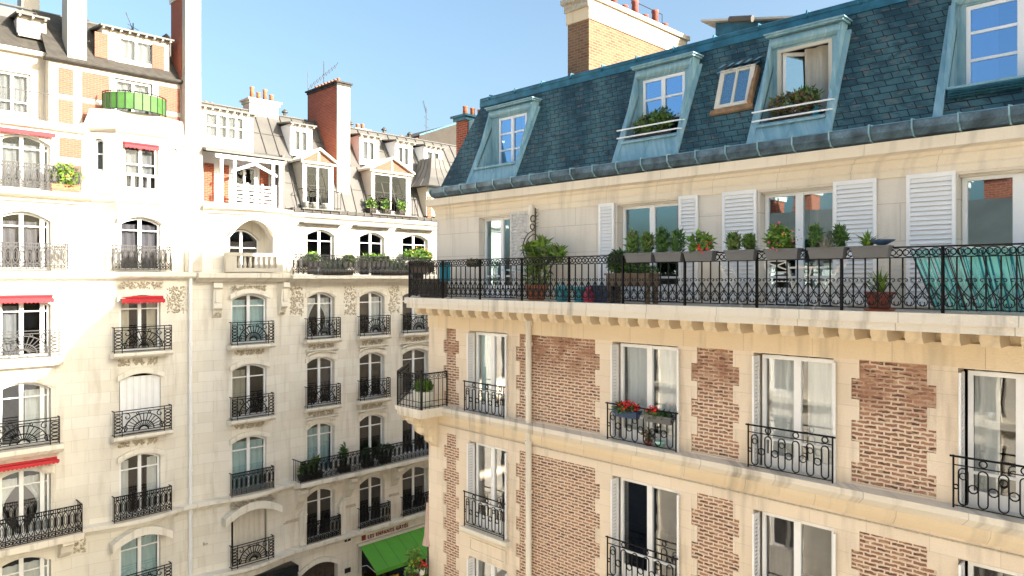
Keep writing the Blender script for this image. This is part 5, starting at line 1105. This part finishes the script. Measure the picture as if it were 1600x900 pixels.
def table_mb(w_, d_, h, top=0):
    mb = MB(); mb.box(-w_/2, w_/2, -d_/2, d_/2, h-.03, h)
    for x in (-w_/2+.05, w_/2-.05): mb.tube([(x, -d_/2+.03, 0), (x, d_/2-.03, h-.03)], .013).tube([(x, d_/2-.03, 0), (x, -d_/2+.03, h-.03)], .013)
    return mb
tb = MB(); tb.box(-.25, .25, -.25, .25, .7, .73); lg = MB(); [lg.tube([(x, y, 0), (x*.8, y*.8, .7)], .015) for x in (-.22, .22) for y in (-.22, .22)]; lg.box(-.2, .2, -.2, .2, .3, .32)
plant_thing('table', 'small balcony table with a pale blue top beside the potted yucca', 'table', FR, sR(806, -.45), -.45, -.5, [('table_top', tb, ['curtain_blue']), ('legs', lg, ['white_paint'])])
q = MB(); q.lathe([(.1, 0), (.14, .02), (.15, .28), (.12, .32), (.05, .34)], (0, 0), 14); q.tube([(.12, 0, .2), (.34, 0, .36)], .02, 6); q.tube([(-.1, 0, .3), (-.05, 0, .44), (.08, 0, .42), (.1, 0, .3)], .014)
plant_thing('watering_can', 'turquoise watering can on the floor right of the terracotta pot', 'watering can', FR, sR(878, -.6), -.62, -.5, [('body', q, ['cyan_plastic'])])
q = MB(); q.lathe([(.12, 0), (.17, .3), (.18, .33), (.16, .33), (.1, .05)], (0, 0), 14)
plant_thing('bucket', 'turquoise bucket standing between toys on the balcony floor', 'bucket', FR, sR(907, -.6), -.62, -.5, [('body', q, ['cyan_plastic'])])
q = MB(); q.lathe([(.1, 0), (.13, .1), (.1, .22), (.03, .26)], (0, 0), 12); q.lathe([(.06, .24), (.07, .3), (0, .36)], (0, 0), 10)
plant_thing('toy', 'bright pink toy beside the turquoise bucket', 'toy', FR, sR(921, -.7), -.72, -.5, [('body', q, ['pink_plastic'])])
q = MB(); q.box(-.3, .3, -.16, .16, 0, .32); q.box(-.32, .32, -.18, .18, .32, .36)
plant_thing('storage_box', 'dark blue lidded box on the floor left of the wooden planter', 'box', FR, sR(942, -.5), -.5, -.5, [('body', q, ['navy_plastic'])])
def chair(label, s, y, rz):
    t = empty('folding_chair', label, 'chair', FR.W(s, y, -.5), FR.ang+rz, 'white folding chairs on the long balcony'); fr_ = MB()
    for x in (-.2, .2): fr_.tube([(x, .25, 0), (x, -.22, .8)], .024).tube([(x*.9, -.22, 0), (x*.9, .2, .46)], .022)
    fr_.tube([(-.2, .2, .08), (.2, .2, .08)], .014).tube([(-.2, -.2, .04), (.2, -.2, .04)], .014); obj('frame', fr_.mesh('frame', ['white_paint']), t)
    b = MB(); [b.box(-.2, .2, -.2+i*.085, -.14+i*.085, .45, .47) for i in range(5)]; obj('seat', b.mesh('seat', ['white_paint']), t)
    b = MB(); b.tube([(-.19, -.16, .66), (.19, -.2, .8)], .014).tube([(.19, -.16, .66), (-.19, -.2, .8)], .014).tube([(-.2, -.22, .82), (.2, -.22, .82)], .018).tube([(-.2, -.15, .62), (.2, -.15, .62)], .016); obj('backrest', b.mesh('backrest', ['white_paint']), t)
chair('white folding chair with crossed back slats under the flower filled window box', sR(1220, -.35), -.35, 0); chair('white folding chair seen from the side, right of the small white table', sR(1300, -.35), -.4, PI/2+.2); chair('white folding chair standing before the left shutter', sR(1150, -.3), -.35, PI*1.5)
tb = MB(); tb.lathe([(.0, .68), (.3, .68), (.3, .71), (0, .71)], (0, 0), 18); lg = MB(); [lg.tube([(.2*math.cos(a_), .2*math.sin(a_), 0), (-.1*math.cos(a_), -.1*math.sin(a_), .68)], .013) for a_ in (0.5, 2.6, 4.7)]
plant_thing('table', 'round white bistro table between the folding chairs', 'table', FR, sR(1262, -.45), -.45, -.5, [('table_top', tb, ['white_paint']), ('legs', lg, ['white_paint'])])
f = MB(); blades(f, 34, (0, 0, .26), .5, .03, 111, (0, 1), .9, .25)
sau = MB(); sau.lathe([(.2, 0), (.24, .03), (.2, .02), (0, .02)], (0, 0), 16)
plant_thing('potted_plant', 'strap leaved plant in a round terracotta pot and saucer near the turquoise screen', 'plant', FR, sR(1375, -.65), -.68, -.5+.0, [('pot', potmb(.2, .3), ['dark_terracotta']), ('saucer', sau, ['terracotta']), ('leaves', f, ['grass_green', 'lime_leaf'])])
# turquoise screen of cloth strips behind the rail
q = MB(); n = 150; x0_, x1_ = -3.15, -1.2; r = random.Random(5)
for i in range(n):
    u_ = i/n; x = x0_+(x1_-x0_)*u_; lean = .35*(1-u_)+r.uniform(-.03, .06); w_ = (x1_-x0_)/n*r.uniform(.5, 1.7)
    q.add([(x-lean*.0-.22*(1-u_), -.86, .44+r.uniform(-.02, .02)), (x-.22*(1-u_)+w_, -.86, .44), (x+w_+.12*(1-u_), -.87+.03*math.sin(i), -.46+r.uniform(-.02, .03)), (x+.12*(1-u_), -.87+.03*math.sin(i), -.46)], [(0,1,2,3)], 0 if r.random() < .66 else (1 if r.random() < .5 else 2))
t = empty('privacy_screen', 'turquoise and dark striped privacy screen tied behind the balcony rail', 'screen', FR.W(-2.2, -.86, -.5), FR.ang); q.v = [v_-Vector((-2.2, -.86, -.5)) for v_ in q.v]; obj('cloth', q.mesh('cloth', ['aqua_cloth', 'teal_cloth', 'black_paint']), t)
# geranium boxes and pots on the middle windows
s1_ = sR(982, -.05); f = MB(); leafcloud(f, 420, (0, 0, .18), (.3, .12, .12), .06, 121); leafcloud(f, 120, (.05, -.03, .25), (.28, .13, .12), .06, 122, (2,), asp=1)
plant_thing('window_box', 'left window box full of red geraniums on the small iron balcony', 'window box', FR, s1_, -.1, -2.98, [('trough', trough(.6, .18, .15), ['navy_plastic']), ('plants', f, ['deep_leaf', 'grass_green', 'red_petal'])], 'geranium boxes on the small iron balcony')
s1_ = sR(1032, -.05); f = MB(); leafcloud(f, 260, (0, 0, .16), (.34, .12, .08), .055, 123); leafcloud(f, 45, (-.16, -.03, .24), (.14, .1, .1), .055, 124, (2,), asp=1)
plant_thing('window_box', 'right window box with sparse red geraniums on the small iron balcony', 'window box', FR, s1_, -.1, -2.98, [('trough', trough(.66, .18, .15), ['grey_plastic']), ('plants', f, ['deep_leaf', 'grass_green', 'red_petal'])], 'geranium boxes on the small iron balcony')
plant_thing('flower_pot', 'pale mint flower pot on the ledge below the geranium boxes', 'pot', FR, sR(1030, -.08), -.05, -3.5, [('pot', potmb(.09, .14), ['mint_glaze'])])
f = MB(); leafcloud(f, 120, (0, 0, .2), (.1, .1, .12), .05, 125); plant_thing('potted_plant', 'small dark potted plant left of the mint flower pot', 'plant', FR, sR(1012, -.08), -.05, -3.5, [('pot', potmb(.07, .1), ['dark_terracotta']), ('leaves', f, ['deep_leaf', 'dry_leaf'])])
# dormer planters
for (di, lab, mt, sd_, n_) in ((1, 'leafy green shrub in a dark box in the dormer with blue reflecting windows', ['grass_green', 'olive_leaf', 'deep_leaf'], 131, 900), (2, 'straggly brown and green plants in a dark box before the open dormer window', ['olive_leaf', 'dry_leaf', 'grass_green'], 141, 900)):
    o0, o1, w0, w1, z0, z1 = dorm[di]; L = (w1-w0)*.9; f = MB(); leafcloud(f, n_, (-.05, 0, .33), (L*.5, .16, .26), .06, sd_, (0, 1)); leafcloud(f, 300, (L*.2, 0, .42), (L*.3, .14, .22), .05, sd_+1, (0, 2), up=.8)
    plant_thing('window_box', lab, 'window box', FR, (w0+w1)/2, .34, z0+.0, [('trough', trough(L, .2, .16), ['black_paint']), ('plants', f, mt)])
plant_thing('bottle', 'blue plastic bottle beside the plants of the open dormer window', 'bottle', FR, dorm[2][3]-.12, .26, dorm[2][4], [('body', MB().lathe([(.05, 0), (.06, .02), (.06, .16), (.02, .2), (.02, .24)], (0, 0), 10), ['teal_cloth'])])
# white pot on the corner balcony
f = MB(); leafcloud(f, 700, (0, 0, .55), (.24, .24, .16), .06, 151); q = MB().lathe([(.2, 0), (.25, .1), (.29, .36), (.31, .38), (.31, .42), (.25, .42), (.24, .38), (0, .38)], (0, 0), 18)
plant_thing('potted_plant', 'green plant in a white ribbed pot on the corner balcony', 'plant', FR, -15.65, -.5, -3.5, [('pot', q, ['white_glaze']), ('leaves', f, ['grass_green', 'lime_leaf'])])
# planters on the lower corner balcony
for lab, s_, y_, z_, n_, rr, mt, sd_ in (('tall climbing shrub with light green leaves on the low corner balcony', -16.3, -.35, -9.2, 420, (.26, .24, .62), ['lime_leaf', 'grass_green'], 161), ('bright green bushy plant lowest at the corner of the brick building', -16.75, .1, -9.5, 500, (.4, .35, .3), ['lime_leaf', 'grass_green'], 162),
      ('dark red leaved plant on the low corner balcony', -16.05, -.55, -9.2, 500, (.22, .2, .28), ['red_leaf', 'dry_leaf'], 163)):
    f = MB(); leafcloud(f, n_, (0, 0, .35+rr[2]), rr, .08, sd_); f.tube([(0, 0, .2), (.03, 0, .35+rr[2])], .02, 5, mi=1)
    plant_thing('potted_plant', lab, 'plant', FR, s_, y_, z_, [('pot', potmb(.17, .28), ['dark_terracotta']), ('leaves', f, mt)])
f = MB(); leafcloud(f, 200, (0, 0, .22), (.24, .15, .12), .06, 164); leafcloud(f, 80, (0, 0, .28), (.26, .15, .1), .06, 165, (2,), asp=1)
plant_thing('window_box', 'small white box of red flowers hung at the corner above the climbing shrub', 'window box', FR, -16.12, -.28, -8.35, [('trough', trough(.3, .2, .2), ['white_glaze']), ('plants', f, ['grass_green', 'deep_leaf', 'red_petal'])])
pr_ = MB(); pr_.tube([(0, 0, 0), (0, 0, .25), (0, 0, 1.2)], .17, 10, taper=.3)
plant_thing('parasol', 'folded blush coloured parasol at the corner of the brick building', 'parasol', FR, -16.15, .05, -7.6, [('canopy', pr_, ['blush_canvas']), ('pole', MB().tube([(0, 0, -1.6), (0, 0, 1.35)], .025, 6), ['dark_wood'])])
# plants on B and A
def tub(fr, s, y, z, L, label, rr, mats, seed, n_=350, size=.1, mat='dark_wood', grp=None, extra=None):
    f = MB(); leafcloud(f, n_, (0, 0, .2+rr[2]*.8), rr, size, seed)
    if extra: leafcloud(f, extra, (0, 0, .25+rr[2]), rr, size*.8, seed+1, (2,), asp=1)
    plant_thing('planter', label, 'planter', fr, s, y, z, [('trough', trough(L, .3, .24), [mat]), ('plants', f, mats)], grp)
G2 = 'planters on the upper balcony of the middle building'
tub(FB, sB(489, -.5), -.45, .55, .7, 'bright green plant in a dark box at the left end of the upper balcony rail', (.3, .2, .26), ['lime_leaf', 'grass_green'], 201, grp=G2)
tub(FB, sB(546, -.5), -.45, .55, .6, 'low yellow green plant between the second and third windows of the upper balcony', (.28, .2, .2), ['lime_leaf', 'olive_leaf'], 202, grp=G2)
tub(FB, sB(579, -.5), -.45, .6, .9, 'bright green tuft in a dark box before the third upper balcony window', (.45, .2, .22), ['lime_leaf', 'grass_green'], 203, grp=G2)
tub(FB, sB(600, -.5), -.45, .6, .7, 'green tuft just right of the third upper balcony window', (.35, .2, .2), ['lime_leaf', 'grass_green'], 204, grp=G2)
tub(FB, sB(655, -.5), -.45, .7, 1.9, 'large mixed planter with orange flowers at the right end of the upper balcony', (.9, .25, .35), ['lime_leaf', 'grass_green', 'yellow_petal'], 205, 900, .1, 'pale_trim', G2, 60)
tub(FB, sB(620, -.5), -.4, .18, 1.6, 'dark green hedge plants seen through the upper balcony rail', (.9, .2, .3), ['grass_green', 'deep_leaf'], 206, 500, .1, grp=G2)
tub(FB, sB(530, -.5), -.4, .18, 1.5, 'shadowy plants on the floor behind the upper balcony rail', (.8, .2, .3), ['olive_leaf', 'deep_leaf'], 207, 400, .1, grp=G2)
G3 = 'plants on the long lower balcony of the middle building'
for px_, rr, lab, sd_ in ((478, (.22, .2, .32), 'leafy green plant at the left end of the long lower balcony', 211), (494, (.18, .2, .42), 'taller green plant second from the left on the long lower balcony', 212), (538, (.14, .14, .62), 'slim dark shrub near the middle of the long lower balcony', 213), (575, (.3, .2, .38), 'dense dark plants before the third window of the long lower balcony', 214), (602, (.5, .2, .42), 'wide branching green shrub on the right half of the long lower balcony', 215)):
    tub(FB, sB(px_, -.5), -.45, -9.0, .6, lab, rr, ['grass_green', 'deep_leaf'] if px_ > 520 else ['lime_leaf', 'grass_green'], sd_, 240, .11, grp=G3)
    o_ = [o for o in COL.objects if o.get('label') == lab][0]
tub(FB, sB(103, -.4), -.3, 3.1, .9, 'pale green and yellow climbing plant on the upper left balcony', (.5, .22, .45), ['lime_leaf', 'olive_leaf', 'yellow_petal'], 221, 700, .1, 'terracotta', None, 60)
for px_, lab, sd_ in ((582, 'potted plant at the left of the wide gabled dormer balcony', 231), (605, 'potted plants in the middle of the wide gabled dormer balcony', 232), (628, 'potted plant at the right of the wide gabled dormer balcony', 233)):
    tub(FB, sB(px_, -.3), -.25, 3.2, .4, lab, (.25, .15, .3), ['lime_leaf', 'grass_green'], sd_, 160, .1, 'dark_wood', 'pots on the gabled dormer balconies')
for px_, lab in ((478, 'pale pot at the left of the narrow gabled dormer balcony'), (491, 'pale pot in the middle of the narrow gabled dormer balcony'), (508, 'pale pot at the right of the narrow gabled dormer balcony')):
    plant_thing('flower_pot', lab, 'pot', FB, sB(px_, -.3), -.28, 3.2, [('pot', potmb(.13, .28), ['white_glaze'])], 'pots on the gabled dormer balconies')
